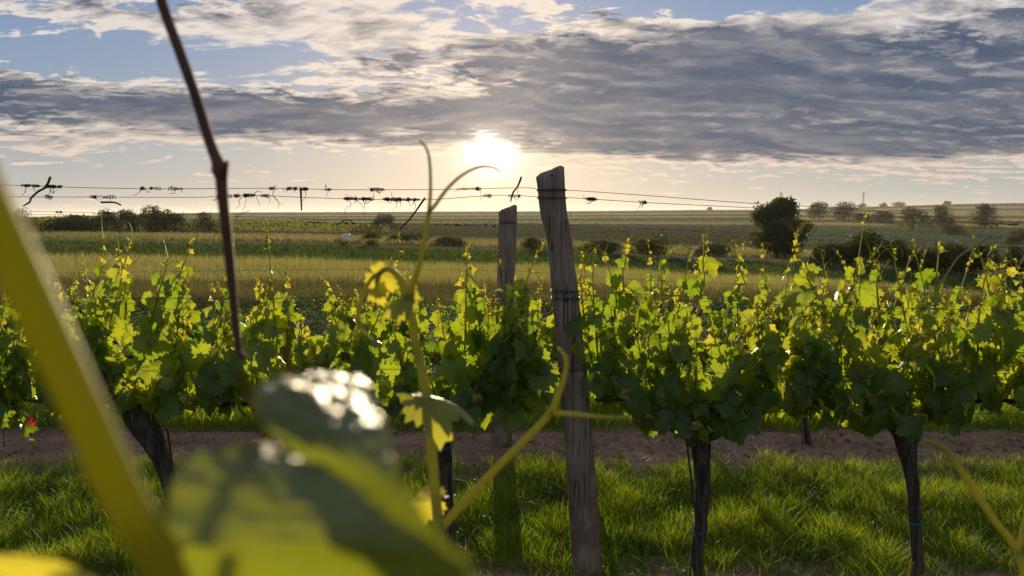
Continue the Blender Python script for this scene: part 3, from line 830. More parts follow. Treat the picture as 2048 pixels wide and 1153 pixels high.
def place_leaf(parent, base, pos, tip, nrm, size, young, off):
    y = tip.normalized(); z = (nrm - y * nrm.dot(y))
    z = z.normalized() if z.length > 1e-4 else y.orthogonal().normalized()
    x = y.cross(z)
    me = random.choice(YOUNG if young else LEAVES)
    LEAFN[parent.name] = LEAFN.get(parent.name, 0) + 1
    if LEAFN[parent.name] > 292:                      # past the limit: joined into one part of the vine
        p = pos - off; k = len(me.vertices); co = np.zeros(k * 3); me.vertices.foreach_get('co', co); co = co.reshape(-1, 3) * size
        w = co[:, :1] * np.array(x) + co[:, 1:2] * np.array(y) + co[:, 2:] * np.array(z) + np.array(p)
        MORE.setdefault(parent.name, []).append((w, [tuple(q.vertices) for q in me.polygons], me)); return None
    o = base.copy(); o.data = me; _ = None and random.choice(YOUNG if young else LEAVES); COL.objects.link(o); o.parent = parent
    p = pos - off
    s = size
    o.matrix_local = Matrix(((x.x * s, y.x * s, z.x * s, p.x), (x.y * s, y.y * s, z.y * s, p.y), (x.z * s, y.z * s, z.z * s, p.z), (0, 0, 0, 1)))
    return o

M_cane = mat_plain('green_shoot', (0.10, 0.13, 0.035), (0.16, 0.15, 0.05), 14.0, 0.5, 0.3)
M_brown = mat_plain('brown_cane', (0.075, 0.032, 0.018), (0.12, 0.055, 0.032), 30.0, 0.7, 0.2, 5.0, 0.4, 0.002)
M_dead = mat_plain('dead_tendril', (0.030, 0.022, 0.018), (0.075, 0.052, 0.038), 40.0, 0.9, 0.1)
M_drytan = mat_plain('dry_tan_tendril', (0.22, 0.15, 0.08), (0.30, 0.21, 0.12), 30.0, 0.8, 0.1)
M_tie = mat_plain('green_twine', (0.02, 0.13, 0.11), (0.03, 0.17, 0.13), 30.0, 0.6)
M_iron = mat_plain('rusty_iron', (0.028, 0.020, 0.016), (0.06, 0.035, 0.024), 25.0, 0.8, 0.3)
M_wire = mat_plain('trellis_wire', (0.05, 0.045, 0.042), (0.09, 0.075, 0.065), 30.0, 0.55, 0.4)
M_twig = bark_mat('cordon_bark', (0.045, 0.030, 0.022), (0.13, 0.09, 0.06))
def tissue(name, c, t, fac, spec=0.25):
    m, g = new_mat(name)
    tc = g.node('ShaderNodeTexCoord'); n = g.noise(tc.outputs['Object'], 25.0, 4.0)
    b = principled(g, g.mix(n, (*c, 1), (c[0] * 1.3, c[1] * 1.15, c[2], 1)), 0.55, spec)
    tr = g.node('ShaderNodeBsdfTranslucent'); g.put(tr.inputs[0], (*t, 1))
    mx = g.node('ShaderNodeMixShader'); mx.inputs[0].default_value = fac
    g.l.new(b.outputs[0], mx.inputs[1]); g.l.new(tr.outputs[0], mx.inputs[2]); out(g, mx.outputs[0]); return m
M_tendril = tissue('fresh_tendril', (0.20, 0.22, 0.045), (0.62, 0.58, 0.07), 0.45)
M_shoot = tissue('fresh_shoot', (0.15, 0.18, 0.04), (0.62, 0.58, 0.07), 0.45)

def trunk_mesh(pts, rad, seed, sides=14):
    """gnarled vine wood with stringy ridges"""
    c = spline(pts, 7); n = len(c); R = lerp_list(rad, n); mb = MB(); rows = []
    for i, p in enumerate(c):
        tg = (c[min(i + 1, n - 1)] - c[max(i - 1, 0)]).normalized()
        x = Vector((1, 0, 0)); x = (x - tg * x.dot(tg)).normalized(); y = tg.cross(x)
        for j in range(sides):
            a = 2 * math.pi * j / sides
            w = 0.22 * mnoise.noise((math.cos(a) * 1.6 + seed, math.sin(a) * 1.6, i * 0.22)) + 0.16 * mnoise.noise((a * 2.2 + i * 0.05, seed, i * 0.06)) \
                + 0.10 * mnoise.noise((math.cos(a) * 4, math.sin(a) * 4 + seed, i * 0.5))
            rows.append(p + (x * math.cos(a) + y * math.sin(a)) * R[i] * (1 + w))
    q = [(i * sides + j, i * sides + (j + 1) % sides, (i + 1) * sides + (j + 1) % sides, (i + 1) * sides + j) for i in range(n - 1) for j in range(sides)]
    rows.append(c[-1] + (c[-1] - c[-2]) * 0.3); k = len(rows) - 1
    t = [(k, (n - 1) * sides + j, (n - 1) * sides + (j + 1) % sides) for j in range(sides)]
    mb.add([tuple(v) for v in rows], q, t)
    return mb

def join_rest(root):
    L = MORE.get(root.name)
    if not L: return
    V, Q, T, U, n = [], [], [], [], 0
    for w, fs, me in L:
        V.append(w); c = me.vertices; k = len(c); co = np.zeros(k * 3); c.foreach_get('co', co); U.append(co.reshape(-1, 3)[:, :2])
        Q += [tuple(i + n for i in f) for f in fs if len(f) == 4]; T += [tuple(i + n for i in f) for f in fs if len(f) == 3]; n += k
    tag(link('leaves', mesh_np('leaves', np.concatenate(V), [Q, T], True, uv=np.concatenate(U)), M_leaf, root), kind='stuff')
LEAFN, MORE = {}, {}
LEAF0 = bpy.data.objects.new('leaf', LEAVES[0])       # pattern object, never linked itself
def curl(p0, dirv, length, turns=1.3, r0=0.03, rnd=random):
    """a tendril: straight, then coiling at its tip"""
    pts = [p0]; d = dirv.normalized(); ax = Vector((rnd.uniform(-1, 1), rnd.uniform(-1, 1), rnd.uniform(-.4, .4))).normalized()
    n = 12
    for k in range(n):
        d = (Matrix.Rotation(turns * 2 * math.pi / n * (0.15 + 1.7 * (k / n) ** 1.5) * 0.6, 3, ax) @ d).normalized()
        pts.append(pts[-1] + d * length / n)
    return pts

def grow_shoot(root, start, direction, length, leaf_max, rnd, side=0.0, sparse=False, bare_tip=True, petiole=1.0):
    """one shoot with its leaves; the shoot, petioles and tendrils are one part, each leaf another"""
    off = Vector(root.location)
    pts = [start]; d = direction.normalized(); n = 14
    bend = Vector((rnd.uniform(-.16, .16), rnd.uniform(-.14, .14), 0))
    for k in range(n):
        d = (d + bend * 0.16 + Vector((0, 0, 0.05)) + Vector((rnd.uniform(-.05, .05), rnd.uniform(-.05, .05), rnd.uniform(-.04, .04)))).normalized()
        pts.append(pts[-1] + d * length / n)
    mb = MB()
    mb.tube(pts, lerp_list([0.0052, 0.0042, 0.0030, 0.0016], len(pts)), 5, cap=False)
    step = 0.044; nl = max(3, int(length / step)); s = 0
    az = rnd.choice((-1, 1)); count = 0
    fs = [(k + 0.6 + rnd.uniform(-.25, .25)) / nl for k in range(nl)] + [0.88, 0.93, 0.96, 0.98, 0.99]
    for f in fs:
        if sparse and f > 0.5 and rnd.random() < 0.30: continue
        if f > 0.995: continue
        i = min(int(f * n), n - 1); p = pts[i].lerp(pts[i + 1], f * n - i)
        tg = (pts[i + 1] - pts[i]).normalized()
        az = -az
        hdir = Vector((rnd.uniform(-0.8, 0.8), az * rnd.uniform(0.35, 1.0), 0)).normalized()
        size = leaf_max * (1.0 if f < 0.45 else 1.0 - 1.15 * (f - 0.45)) * rnd.uniform(0.72, 1.12)
        young = f > 0.70
        size = max(size * (0.62 if young else 1.0) * (0.6 if f > 0.9 else 1.0), 0.009)
        pl = size * rnd.uniform(0.5, 1.1) * petiole * (0.6 if f > 0.86 else 1)
        pe = p + (hdir * 0.85 + tg * 0.30 + Vector((0, 0, rnd.uniform(-.15, .45)))).normalized() * pl
        mid = (p + pe) / 2 + Vector((0, 0, 0.12 * pl))
        mb.tube([p, mid, pe], [0.0019, 0.0015, 0.0013], 3, cap=False)
        if young: nrm = hdir * rnd.uniform(0.2, 1.0) + Vector((rnd.gauss(0, .5), rnd.gauss(0, .5), rnd.uniform(0.0, 0.7)))
        else: nrm = hdir * rnd.uniform(0.4, 1.1) + Vector((rnd.gauss(0, .42), rnd.gauss(0, .35), rnd.uniform(0.1, 0.75)))
        tip = hdir * rnd.uniform(0.1, 0.7) + Vector((rnd.gauss(0, .45), rnd.gauss(0, .25), -rnd.uniform(0.35, 1.0) if not young else rnd.uniform(-0.8, 0.5)))
        place_leaf(root, LEAF0, pe, tip, nrm, size, young, off); count += 1
        if rnd.random() < (0.35 if f > 0.5 else 0.12):      # tendril opposite the leaf
            td = (-hdir + tg * rnd.uniform(0.4, 1.4)).normalized()
            c = curl(p, td, rnd.uniform(0.07, 0.17), rnd.uniform(0.3, 1.2), rnd=rnd)
            mb.tube(c, lerp_list([0.0017, 0.0009], len(c)), 3, cap=False)
    if bare_tip:
        for s_ in (-1, 1):
            td = (tg + Vector((s_ * rnd.uniform(.2, .7), rnd.uniform(-.3, .3), 0.1))).normalized()
            c = curl(pts[-2], td, rnd.uniform(0.05, 0.13), rnd.uniform(0.1, 0.7), rnd=rnd)
            mb.tube(c, lerp_list([0.0017, 0.0009], len(c)), 3, cap=False)
    mb.build('shoot', M_shoot, root)
    return count

def grow_vine(name, label, group, trunk_px, trunk_r, depth, seed, n_shoots=11, arm=(0.5, 0.5), leaf_max=0.090, hmax=0.55, limit=480, extra=(), tie_at=None, low=0.5, droops=6):
    rnd = random.Random(seed); random.seed(seed)
    pts = [P(px, py, depth + dy) for px, py, dy in trunk_px]
    base = pts[-1].copy(); base.z = 0.0
    root = empty(name, base); tag(root, label, 'vine', group)
    pts = [p.copy() for p in pts][::-1]
    pts[0].z = min(pts[0].z, -0.03)
    trunk_mesh(pts, trunk_r[::-1], seed).build('trunk', M_bark, root)
    head = pts[-1]; count = 0
    wz = P(1024, 812 if depth < 4 else 718, depth).z                               # cordon wire height
    starts = []
    for s, L in ((-1, arm[0]), (1, arm[1])):
        if L <= 0: continue
        a = [head + Vector((0, 0, -0.03)), head + Vector((s * L * 0.25, rnd.uniform(-.02, .02), 0.02)), Vector((head.x + s * L * 0.6, depth + rnd.uniform(-.03, .03), wz + 0.012)),
             Vector((head.x + s * L, depth + rnd.uniform(-.02, .02), wz + rnd.uniform(0.0, 0.03)))]
        trunk_mesh(a, [0.020, 0.014, 0.010, 0.007], seed + s, 8).build('arm', M_twig, root)
        for q in spline(a, 6)[5:]: starts.append(q)
    starts += [head + Vector((rnd.uniform(-.06, .06), rnd.uniform(-.05, .05), rnd.uniform(-.02, .06))) for _ in range(2)]
    for st, dr, L in extra:
        count += grow_shoot(root, st, dr, L, leaf_max * 0.75, rnd, sparse=True)
    for k in range(5):                                       # leafy shoots round the head itself
        st = head + Vector((rnd.uniform(-.16, .16), rnd.uniform(-.05, .05), rnd.uniform(0.0, .06)))
        count += grow_shoot(root, st, Vector((rnd.uniform(-1, 1), -.8 if k % 3 else .8, rnd.uniform(-.25, .3))), rnd.uniform(0.14, 0.26), leaf_max, rnd, bare_tip=False)
    for k in range(droops):                                  # short shoots that hang below the wire
        if count > limit - 30: break
        st = rnd.choice(starts)
        count += grow_shoot(root, st, Vector((rnd.uniform(-1, 1), rnd.choice((-.8, .8)), rnd.uniform(-.35, .15))), rnd.uniform(0.16, 0.32), leaf_max, rnd, bare_tip=False)
    order = list(range(n_shoots)); rnd.shuffle(order)
    for k in order:
        if count > limit - 20: break
        st = starts[int((k + rnd.random()) / n_shoots * len(starts)) % len(starts)]
        L = rnd.uniform(low, 1.0) * hmax
        tall = rnd.random() < 0.22
        if tall: L = hmax * rnd.uniform(1.15, 1.42)
        count += grow_shoot(root, st, Vector((rnd.uniform(-.5, .5), rnd.uniform(-.34, .34), 1)), L, leaf_max * (0.72 if tall else 1), rnd, sparse=tall)
    if tie_at:
        i = tie_at; c = P(*i[:2], depth); t = MB(); r = i[2]
        for dz in (0, 0.006):
            t.tube([c + Vector((math.cos(a) * r, math.sin(a) * r, dz + 0.012 * math.sin(a + 1))) for a in np.linspace(0, 2 * math.pi, 15)], 0.0022, 4, cap=False)
        t.tube([c + Vector((r, -r * .3, 0)), c + Vector((r + .02, -r * .5, -0.03))], 0.0018, 4)
        t.build('tie', M_tie, root)
    join_rest(root)
    return root, count

G1 = 'vines of the near trellis row'
G2 = 'vines of the second trellis row'
def up(px, py, px2, py2, depth, start_dy=0.0):
    a = P(px, py, depth); b = P(px2, py2, depth + start_dy)
    return a, b - a, (b - a).length
V1 = [
 ('grape vine at the left edge of the near row, its trunk outside the picture', [(-165, 820, 0), (-160, 950, 0), (-150, 1160, 0)], [.032, .022, .018], 21, dict(arm=(0.3, .42), extra=[(P(30, 800, D1), Vector((.4, -.25, -1)), .24), (P(10, 800, D1), Vector((.1, .2, -1)), .2)], n_shoots=24)),
 ('grape vine with a thick flaring brown head and leaning trunk behind the blurred yellow stalk', [(272, 815, 0.02), (300, 870, 0), (335, 950, 0), (352, 1040, 0), (358, 1165, 0)], [.056, .050, .030, .025, .027], 22,
  dict(arm=(.45, .66), n_shoots=26, extra=[up(215, 700, 135, 480, D1), up(300, 690, 415, 495, D1), up(250, 640, 268, 500, D1), up(300, 660, 345, 520, D1)])),
 ('grape vine on the straight dark trunk just left of the two wooden posts', [(884, 832, 0), (888, 930, 0), (896, 1040, 0), (908, 1165, 0)], [.039, .034, .029, .027], 23,
  dict(arm=(.62, .40), n_shoots=24, tie_at=(888, 893, .042), extra=[up(930, 700, 935, 490, D1), up(1000, 780, 1075, 480, D1), up(1020, 740, 1045, 520, D1), up(850, 700, 800, 560, D1)])),
 ('grape vine with a forked head and hanging leaves, first trunk right of the near post', [(1396, 868, 0), (1404, 930, 0), (1404, 1020, 0), (1396, 1090, 0), (1388, 1165, 0)], [.050, .034, .030, .026, .024], 24,
  dict(arm=(.44, .50), n_shoots=24, tie_at=(1395, 1062, .030), droops=6, extra=[up(1260, 640, 1212, 480, D1), up(1400, 600, 1415, 470, D1), up(1230, 640, 1225, 500, D1)])),
 ('grape vine with a knotted dark head and the tallest shoot, right of the near row', [(1800, 846, 0), (1812, 890, 0), (1824, 960, 0), (1830, 1050, 0), (1842, 1165, 0)], [.046, .038, .026, .024, .024], 25,
  dict(arm=(.46, .50), n_shoots=24, tie_at=(1830, 1042, .028), extra=[up(1640, 770, 1797, 440, D1), up(1870, 620, 1874, 480, D1), up(1650, 640, 1560, 480, D1), up(1760, 640, 1745, 520, D1), up(1985, 640, 1990, 520, D1)])),
 ('grape vine at the right edge of the near row, its trunk outside the picture', [(2290, 846, 0), (2296, 960, 0), (2300, 1165, 0)], [.04, .028, .024], 26, dict(arm=(.60, .3), n_shoots=24)),
]
LEAF_TOTAL = 0
for lab, tp, tr, sd, kw in V1:
    r, c = grow_vine('grape_vine', lab, G1, tp, tr, D1, sd, **kw); LEAF_TOTAL += c
    if sd == 21: VINE0 = r
V2 = [(-330, 'grape vine of the second row beyond the left edge of the picture'), (-10, 'grape vine of the second row showing at the left edge under a red leaf'),
      (322, 'grape vine of the second row behind the flaring brown head'), (650, 'grape vine of the second row above the big blurred leaf'),
      (893, 'grape vine of the second row hidden behind the straight dark trunk'), (1150, 'grape vine of the second row behind the near wooden post'),
      (1402, 'grape vine of the second row behind the fork headed vine'), (1618, 'grape vine of the second row with a thin bent trunk on the bare soil'),
      (1838, 'grape vine of the second row behind the knotted head vine'), (2120, 'grape vine of the second row at the right edge'), (2420, 'grape vine of the second row beyond the right edge of the picture')]
for i, (px, lab) in enumerate(V2):
    r, c = grow_vine('grape_vine', lab, G2, [(px - 4, 722, 0), (px - 14, 790, 0), (px - 6, 862, 0), (px + 4, 915, 0)], [.022, .018, .018, .028], D2, 60 + i, limit=260, n_shoots=15, arm=(.5, .5), leaf_max=0.084, hmax=0.60, droops=2)
    LEAF_TOTAL += c
print('leaves', LEAF_TOTAL)

M_red = leaf_material('red_vine_leaf', (0.20, 0.03, 0.02), (0.26, 0.04, 0.02), (0.2, 0.06, 0.04), (0.55, 0.04, 0.02), (0.6, 0.05, 0.02), 0.5)
def red_leaf(v):
    LEAFN[v.name] = 0
    o = place_leaf(v, LEAF0, P(66, 840, D1 - .1), Vector((0.2, -.2, -1)), Vector((0.2, -1, .3)), .030, True, Vector(v.location))
    o.data = YOUNG[0].copy(); o.data.materials.clear(); o.data.materials.append(M_red); o['label'] = 'small red leaf low at the left edge'
red_leaf(VINE0)

# iron rods beside the trunks
for (x0, y0, x1, y1, dp, r, lab) in ((328, 815, 349, 960, D1 - .07, .0045, 'thin dark iron rod beside the flaring vine head'),
                                 (897, 862, 905, 1010, D1 - .05, .0035, 'thin dark rod along the right side of the straight dark trunk'),
                                 (1372, 872, 1392, 1040, D1 - .05, .0045, 'thin dark rod along the left side of the fork headed trunk'),
                                 (2, 760, 8, 880, D2 - .05, .004, 'short dark rod at the left edge in the second row'),
                                 (1598, 760, 1606, 905, D2 - .04, .0035, 'thin dark rod beside the bent trunk of the second row')):
    a = P(x0, y0, dp); b = P(x1, y1, dp); e = a + (b - a) * (a.z / max(a.z - b.z, 0.01)); e.z = -0.05
    t = MB(); t.tube(spline([a, b, e], 4), r, 6); tag(t.build('vine_stake', M_iron), lab, 'stake', 'rods beside the vine trunks')

# ------------------------------------------------------------------ posts
def post_material():
    m, g = new_mat('weathered_wood')
    tc = g.node('ShaderNodeTexCoord'); o = tc.outputs['Object']
    v = g.v('MULTIPLY', o, (1, 1, 0.045))
    grain = g.noise(v, 95.0, 7.0, 0.7, 0.6)
    crack = g.noise(g.v('MULTIPLY', o, (1, 1, 0.03)), 26.0, 4.0, 0.55, 0.4)
    spot = g.noise(o, 9.0, 5.0, 0.6)
    c = g.mix(g.smooth(grain, 0.3, 0.7), (0.130, 0.096, 0.068, 1), (0.300, 0.232, 0.172, 1))
    c = g.mix(g.m('MULTIPLY', g.smooth(spot, 0.45, 0.75), 0.55), c, (0.15, 0.098, 0.070, 1))
    ck = g.smooth(g.m('ABSOLUTE', g.m('SUBTRACT', crack, 0.5)), 0.0, 0.028, 1.0, 0.0)
    ck = g.m('MULTIPLY', ck, g.smooth(g.noise(o, 5.0, 2.0), 0.45, 0.6))
    c = g.mix(g.m('MULTIPLY', ck, 0.85), c, (0.045, 0.035, 0.03, 1))
    _, _, z = g.sep(o)
    c = g.mix(g.m('MULTIPLY', g.smooth(z, 0.25, 0.65, 1.0, 0.0), g.smooth(spot, 0.35, 0.6)), c, (0.135, 0.085, 0.062, 1))   # earth stain near the ground
    h = g.m('SUBTRACT', grain, g.m('MULTIPLY', ck, 1.5))
    out(g, principled(g, c, 0.85, 0.2, h, 0.9, 0.006).outputs[0]); return m
M_post = post_material()
def post(label, left_right, depth, seed, name='wooden_post'):
    """left_right: (py, x_left, x_right) rows; a split post, flattened front, slanted worn top"""
    rows = sorted(left_right)
    ys = np.array([r[0] for r in rows], float); L = np.array([r[1] for r in rows], float); R = np.array([r[2] for r in rows], float)
    n = 46; py = np.linspace(ys[0], ys[-1], n); sides = 22; V = []
    sec = []
    for j in range(sides):                      # rounded, slightly squared section
        a = 2 * math.pi * j / sides
        c, s_ = math.cos(a), math.sin(a); k = 1 / (abs(c) ** 3.2 + abs(s_) ** 3.2) ** (1 / 3.2)
        sec.append((c * k, s_ * k * 0.85))
    base = P((L[-1] + R[-1]) / 2, ys[-1], depth)
    for i, y in enumerate(py):
        l = P(np.interp(y, ys, L), y, depth); r = P(np.interp(y, ys, R), y, depth)
        c = (l + r) / 2; w = (r - l).length / 2
        for j, (a, b) in enumerate(sec):
            k = 1 + 0.035 * mnoise.noise((a * 2 + seed, b * 2, c.z * 3)) + 0.02 * mnoise.noise((j * 1.7, seed, c.z * 1.2))
            groove = 0.035 if (j in (16, 19) and mnoise.noise((c.z * 1.5, seed, j)) > -0.1) else 0.0
            k -= groove
            top = 0.0
            if i == 0: top = 0.022 * a + 0.008 * mnoise.noise((a * 4, b * 4, seed)) - 0.006
            if i == 1: top = 0.010 * a
            V.append((c.x + a * w * k, c.y + b * w * k, c.z + top))
    q = [(i * sides + j, (i + 1) * sides + j, (i + 1) * sides + (j + 1) % sides, i * sides + (j + 1) % sides) for i in range(n - 1) for j in range(sides)]
    k0 = len(V)
    for f in (0.72, 0.35):                      # worn end grain
        cx = np.mean([v[0] for v in V[:sides]]); cy = np.mean([v[1] for v in V[:sides]]); cz = np.mean([v[2] for v in V[:sides]])
        for j in range(sides):
            x, y, z = V[j]; V.append((cx + (x - cx) * f, cy + (y - cy) * f, cz + (z - cz) * f + 0.008 + 0.006 * mnoise.noise((x * 60, y * 60, seed))))
    V.append((cx, cy, cz + 0.008))
    for a, b in ((0, k0), (k0, k0 + sides)):
        q += [(a + j, a + (j + 1) % sides, b + (j + 1) % sides, b + j) for j in range(sides)]
    t = [(k0 + sides + j, k0 + sides + (j + 1) % sides, len(V) - 1) for j in range(sides)]
    base.z = 0
    V = np.array(V) - np.array(base)
    V[V[:, 2] < 0.03, 2] -= 0.08
    o = link(name, mesh_np(name, V, [q, t], True), M_post, None, base)
    return tag(o, label, 'post', 'wooden trellis posts')
P1 = post('taller thick weathered wooden post leaning left in front of the vines', [(342, 1072, 1128), (400, 1077, 1131), (430, 1080, 1134), (450, 1086, 1138), (480, 1094, 1143), (600, 1105, 1158),
     (740, 1117, 1172), (900, 1130, 1187), (1050, 1140, 1198), (1165, 1148, 1206)], D1 + 0.02, 1.0)
P2 = post('shorter wooden post farther back standing in the second row', [(416, 997, 1034), (450, 998, 1034), (560, 994, 1029), (700, 990, 1027), (905, 985, 1024)], D2, 5.0)
def post_tie(post, px, py, depth, w, h=0.0):
    c = P(px, py, depth); t = MB()
    for dz in (0.0, 0.005):
        t.tube([c + Vector((math.copysign(abs(math.cos(a)) ** 0.6, math.cos(a)) * w * 1.03, math.copysign(abs(math.sin(a)) ** 0.6, math.sin(a)) * w * 0.90, dz + h * math.cos(a))) for a in np.linspace(0, 2 * math.pi, 21)], 0.0016, 4, cap=False)
    t.tube([c + Vector((0, -w * .92, -0.01)), c + Vector((0.004, -w * .98, 0.03))], 0.0022, 5)
    t.build('wire_tie', M_wire, post)
for py, px, w in ((382, 1103, .060), (398, 1104, .060), (582, 1130, .058), (597, 1131, .058), (737, 1144, .060)): post_tie(P1, px, py, D1 + .02, w)
for py, px, w in ((446, 1016, .062), (600, 1010, .061)): post_tie(P2, px, py, D2, w)
t = MB(); t.tube([P(1104, 350, D1 - .03), P(1105, 351, D1 - .045)], 0.004, 6); t.build('nail', M_iron, P1)

# ------------------------------------------------------------------ wires
def wire(pxs, depth, label, group, r=0.0013):
    pts = [P(px, py, depth + (dd[0] if dd else 0.0)) for px, py, *dd in pxs]
    t = MB(); t.tube(spline(pts, 6), r, 5); o = t.build('trellis_wire', M_wire); tag(o, label, 'wire', group); return o
W1 = [(-500, 366), (-200, 368), (0, 370), (180, 376), (350, 378), (540, 377), (700, 380), (900, 379), (1050, 376), (1080, 380), (1140, 381), (1300, 392), (1500, 407), (1700, 418), (1900, 436), (2300, 462), (2700, 480)]
W2 = [(-500, 392), (-200, 393), (0, 394), (350, 395), (430, 394), (500, 391), (600, 395), (700, 398), (850, 400), (990, 391), (1080, 394), (1142, 396), (1300, 406), (1500, 416), (1700, 428), (1900, 442), (2300, 465), (2700, 484)]
GW1 = 'wires of the near trellis row'; GW2 = 'wires of the second trellis row'
wire(W1, D1 - .03, 'topmost wire of the near row, crossing the sky', GW1)
wire(W2, D1 + .02, 'second wire from the top of the near row, just below the topmost', GW1)
wire([(-500, 590), (100, 596), (480, 597), (700, 594), (980, 582), (1110, 580), (1160, 584), (1350, 592), (1600, 612), (2048, 622), (2700, 640)], D1 - .09, 'front wire of the middle pair tied to the near post', GW1)
wire([(-500, 612), (100, 606), (480, 606), (700, 604), (1110, 597), (1160, 598), (1350, 610), (1700, 626), (2048, 638), (2700, 655)], D1 + .09, 'rear wire of the middle pair tied to the near post', GW1)
wire([(-500, 745), (0, 742), (500, 742), (880, 738), (1118, 736), (1174, 737), (1400, 742), (2048, 748), (2700, 752)], D1 - .08, 'lower wire running through the leaves of the near row', GW1)
wire([(-500, 822), (80, 818), (490, 815), (870, 814), (1120, 812), (1400, 822), (2048, 828), (2700, 832)], D1 + .012, 'lowest wire carrying the arms of the near row', GW1)
W5 = [(-800, 420), (0, 423), (100, 424), (400, 431), (700, 440), (1000, 445), (1033, 446), (1400, 463), (1700, 474), (2048, 487), (2700, 500)]
W6 = [(-800, 430), (0, 430), (150, 431), (450, 441), (700, 447), (1000, 452), (1033, 453), (1400, 470), (1700, 482), (2048, 496), (2700, 510)]
wire(W5, D2 - .04, 'topmost wire of the second row, below the sky wires', GW2, 0.0014)
wire(W6, D2 + .04, 'second wire from the top of the second row', GW2, 0.0014)
wire([(-800, 552), (0, 548), (600, 540), (995, 541), (1030, 542), (1400, 566), (2048, 580), (2700, 590)], D2 - .08, 'middle wire of the second row above its leaves', GW2, 0.0014)
wire([(-800, 712), (0, 712), (990, 712), (2048, 716), (2700, 720)], D2 + .012, 'lowest wire of the second row among its leaves', GW2, 0.0014)

# ------------------------------------------------------------------ dry tendrils on the wires
def wire_y(W, px): return float(np.interp(px, [w[0] for w in W], [w[1] for w in W]))
def tangle(W, depth, x0, x1, label, hangs=(), dens=1.0, mat=None, sticks=(), seed=0, rr=0.0016, name='dried_tendril'):
    rnd = random.Random(seed + int(x0)); t = MB()
    k = max(2, int((x1 - x0) / 9 * dens))
    for i in range(k):
        xa = rnd.uniform(x0, x1); c = P(xa, wire_y(W, xa), depth)
        R = rnd.uniform(0.003, 0.008); L = rnd.uniform(0.008, 0.035); tr = rnd.uniform(2, 4.5); sg = rnd.choice((-1, 1)); p0 = rnd.uniform(0, 6)
        pts = [c + Vector((sg * L * (s - 0.5), math.cos(p0 + s * tr * 6.283) * R, math.sin(p0 + s * tr * 6.283) * R)) for s in np.linspace(0, 1, int(tr * 7))]
        t.tube(pts, rnd.uniform(0.7, 1.25) * rr, 4)
        if rnd.random() < 0.65:
            cp = curl(c, Vector((rnd.uniform(-1, 1), rnd.uniform(-.4, .4), rnd.uniform(-1, .6))), rnd.uniform(0.018, 0.055), rnd.uniform(.4, 1.6), rnd=rnd)
            t.tube(cp, lerp_list([rr, rr * .5], len(cp)), 4)
    for h in hangs:
        pts = [P(px, py, depth + rnd.uniform(-.015, .015)) for px, py in h]
        sp = spline(pts, 5); t.tube(sp, lerp_list([rr * .85, rr * .5], len(sp)), 4)
        if rnd.random() < 0.5:
            cp = curl(sp[-1], (sp[-1] - sp[-2]), rnd.uniform(0.015, 0.035), rnd.uniform(.8, 1.6), rnd=rnd); t.tube(cp, lerp_list([rr * .5, rr * .35], len(cp)), 4)
    for st in sticks:
        pts = [P(px, py, depth - 0.012) for px, py in st]; sp = spline(pts, 4)
        t.tube(sp, lerp_list([0.0048, 0.0040, 0.0030], len(sp)), 6, rough=0.25)
    o = t.build(name, mat or M_dead); tag(o, label, 'dry tendril', 'dry tendrils left on the wires'); return o
da, db = D1 - .03, D1 + .02
tangle(W1, da, 48, 132, 'dark tangle with a slanting broken stick at the far left', [[(52, 374), (50, 385), (44, 391)], [(66, 375), (72, 388)], [(98, 380), (106, 386), (112, 382)]], 1.6, sticks=[[(101, 354), (92, 374), (76, 384), (62, 397), (60, 404), (46, 413)]], seed=1)
tangle(W1, da, 284, 322, 'small curled knots on the topmost wire left of the hanging cane', [[(290, 378), (298, 386), (300, 380)]], 0.9, seed=2)
tangle(W1, da, 340, 362, 'small dark knot with one bent hook nearest the hanging cane', [[(352, 379), (348, 387), (338, 387)]], 1.8, seed=3)
tangle(W2, db, 90, 112, 'small dark knot on the second wire below the slanting stick', [[(98, 396), (104, 400)]], 1.2, seed=4)
tangle(W2, db, 186, 234, 'knot with a short bent stick hanging under it', [[(220, 394), (221, 404)]], 0.9, sticks=[[(202, 405), (220, 405), (232, 406), (242, 411)]], seed=5)
tangle(W2, db, 425, 536, 'long dark tangle with trailing threads right of the hanging cane', [[(486, 393), (478, 402), (480, 410), (474, 415)], [(490, 394), (492, 402), (484, 424), (470, 432)], [(512, 391), (520, 412)], [(528, 392), (540, 400), (536, 408)],
       [(545, 391), (556, 402), (558, 417)], [(500, 421), (478, 432), (468, 446), (470, 458)]], 1.3, seed=6)
tangle(W1, da, 540, 616, 'tangle with a straight dead stem hanging down beside trailing threads', [[(548, 379), (546, 392), (556, 404)], [(566, 378), (568, 386)], [(606, 375), (612, 390), (604, 405)]], 1.1, sticks=[[(601, 376), (602, 392), (603, 422)]], seed=7)
tangle(W1, da, 654, 662, 'tiny curl alone on the topmost wire', [[(657, 380), (655, 388)]], 1.0, seed=8)
tangle(W1, da, 734, 766, 'short dark knot on the topmost wire left of the tendril fork', [[(740, 377), (736, 374)], [(760, 380), (758, 388)]], 1.6, seed=9)
tangle(W2, db, 674, 746, 'dense tangle with two looping threads hanging to the fields', [[(696, 398), (702, 410), (690, 420), (692, 432)], [(712, 398), (724, 412), (729, 428), (730, 440)]], 1.9, seed=10)
tangle(W2, db, 772, 852, 'dense tangle with a long drooping dead stem at its right end', [[(790, 399), (794, 410), (784, 424)], [(800, 400), (802, 412)], [(815, 400), (822, 412), (828, 406)]], 1.9, sticks=[[(850, 396), (842, 408), (832, 422), (820, 438), (800, 458)]], seed=11)
tangle(W1, da, 916, 966, 'faint row of curls right of the tendril fork', [], 1.0, seed=12, rr=0.0012)
tangle(W2, db, 962, 984, 'small frayed knot under the sun', [[(966, 393), (960, 402)]], 0.7, seed=13, rr=0.0011)
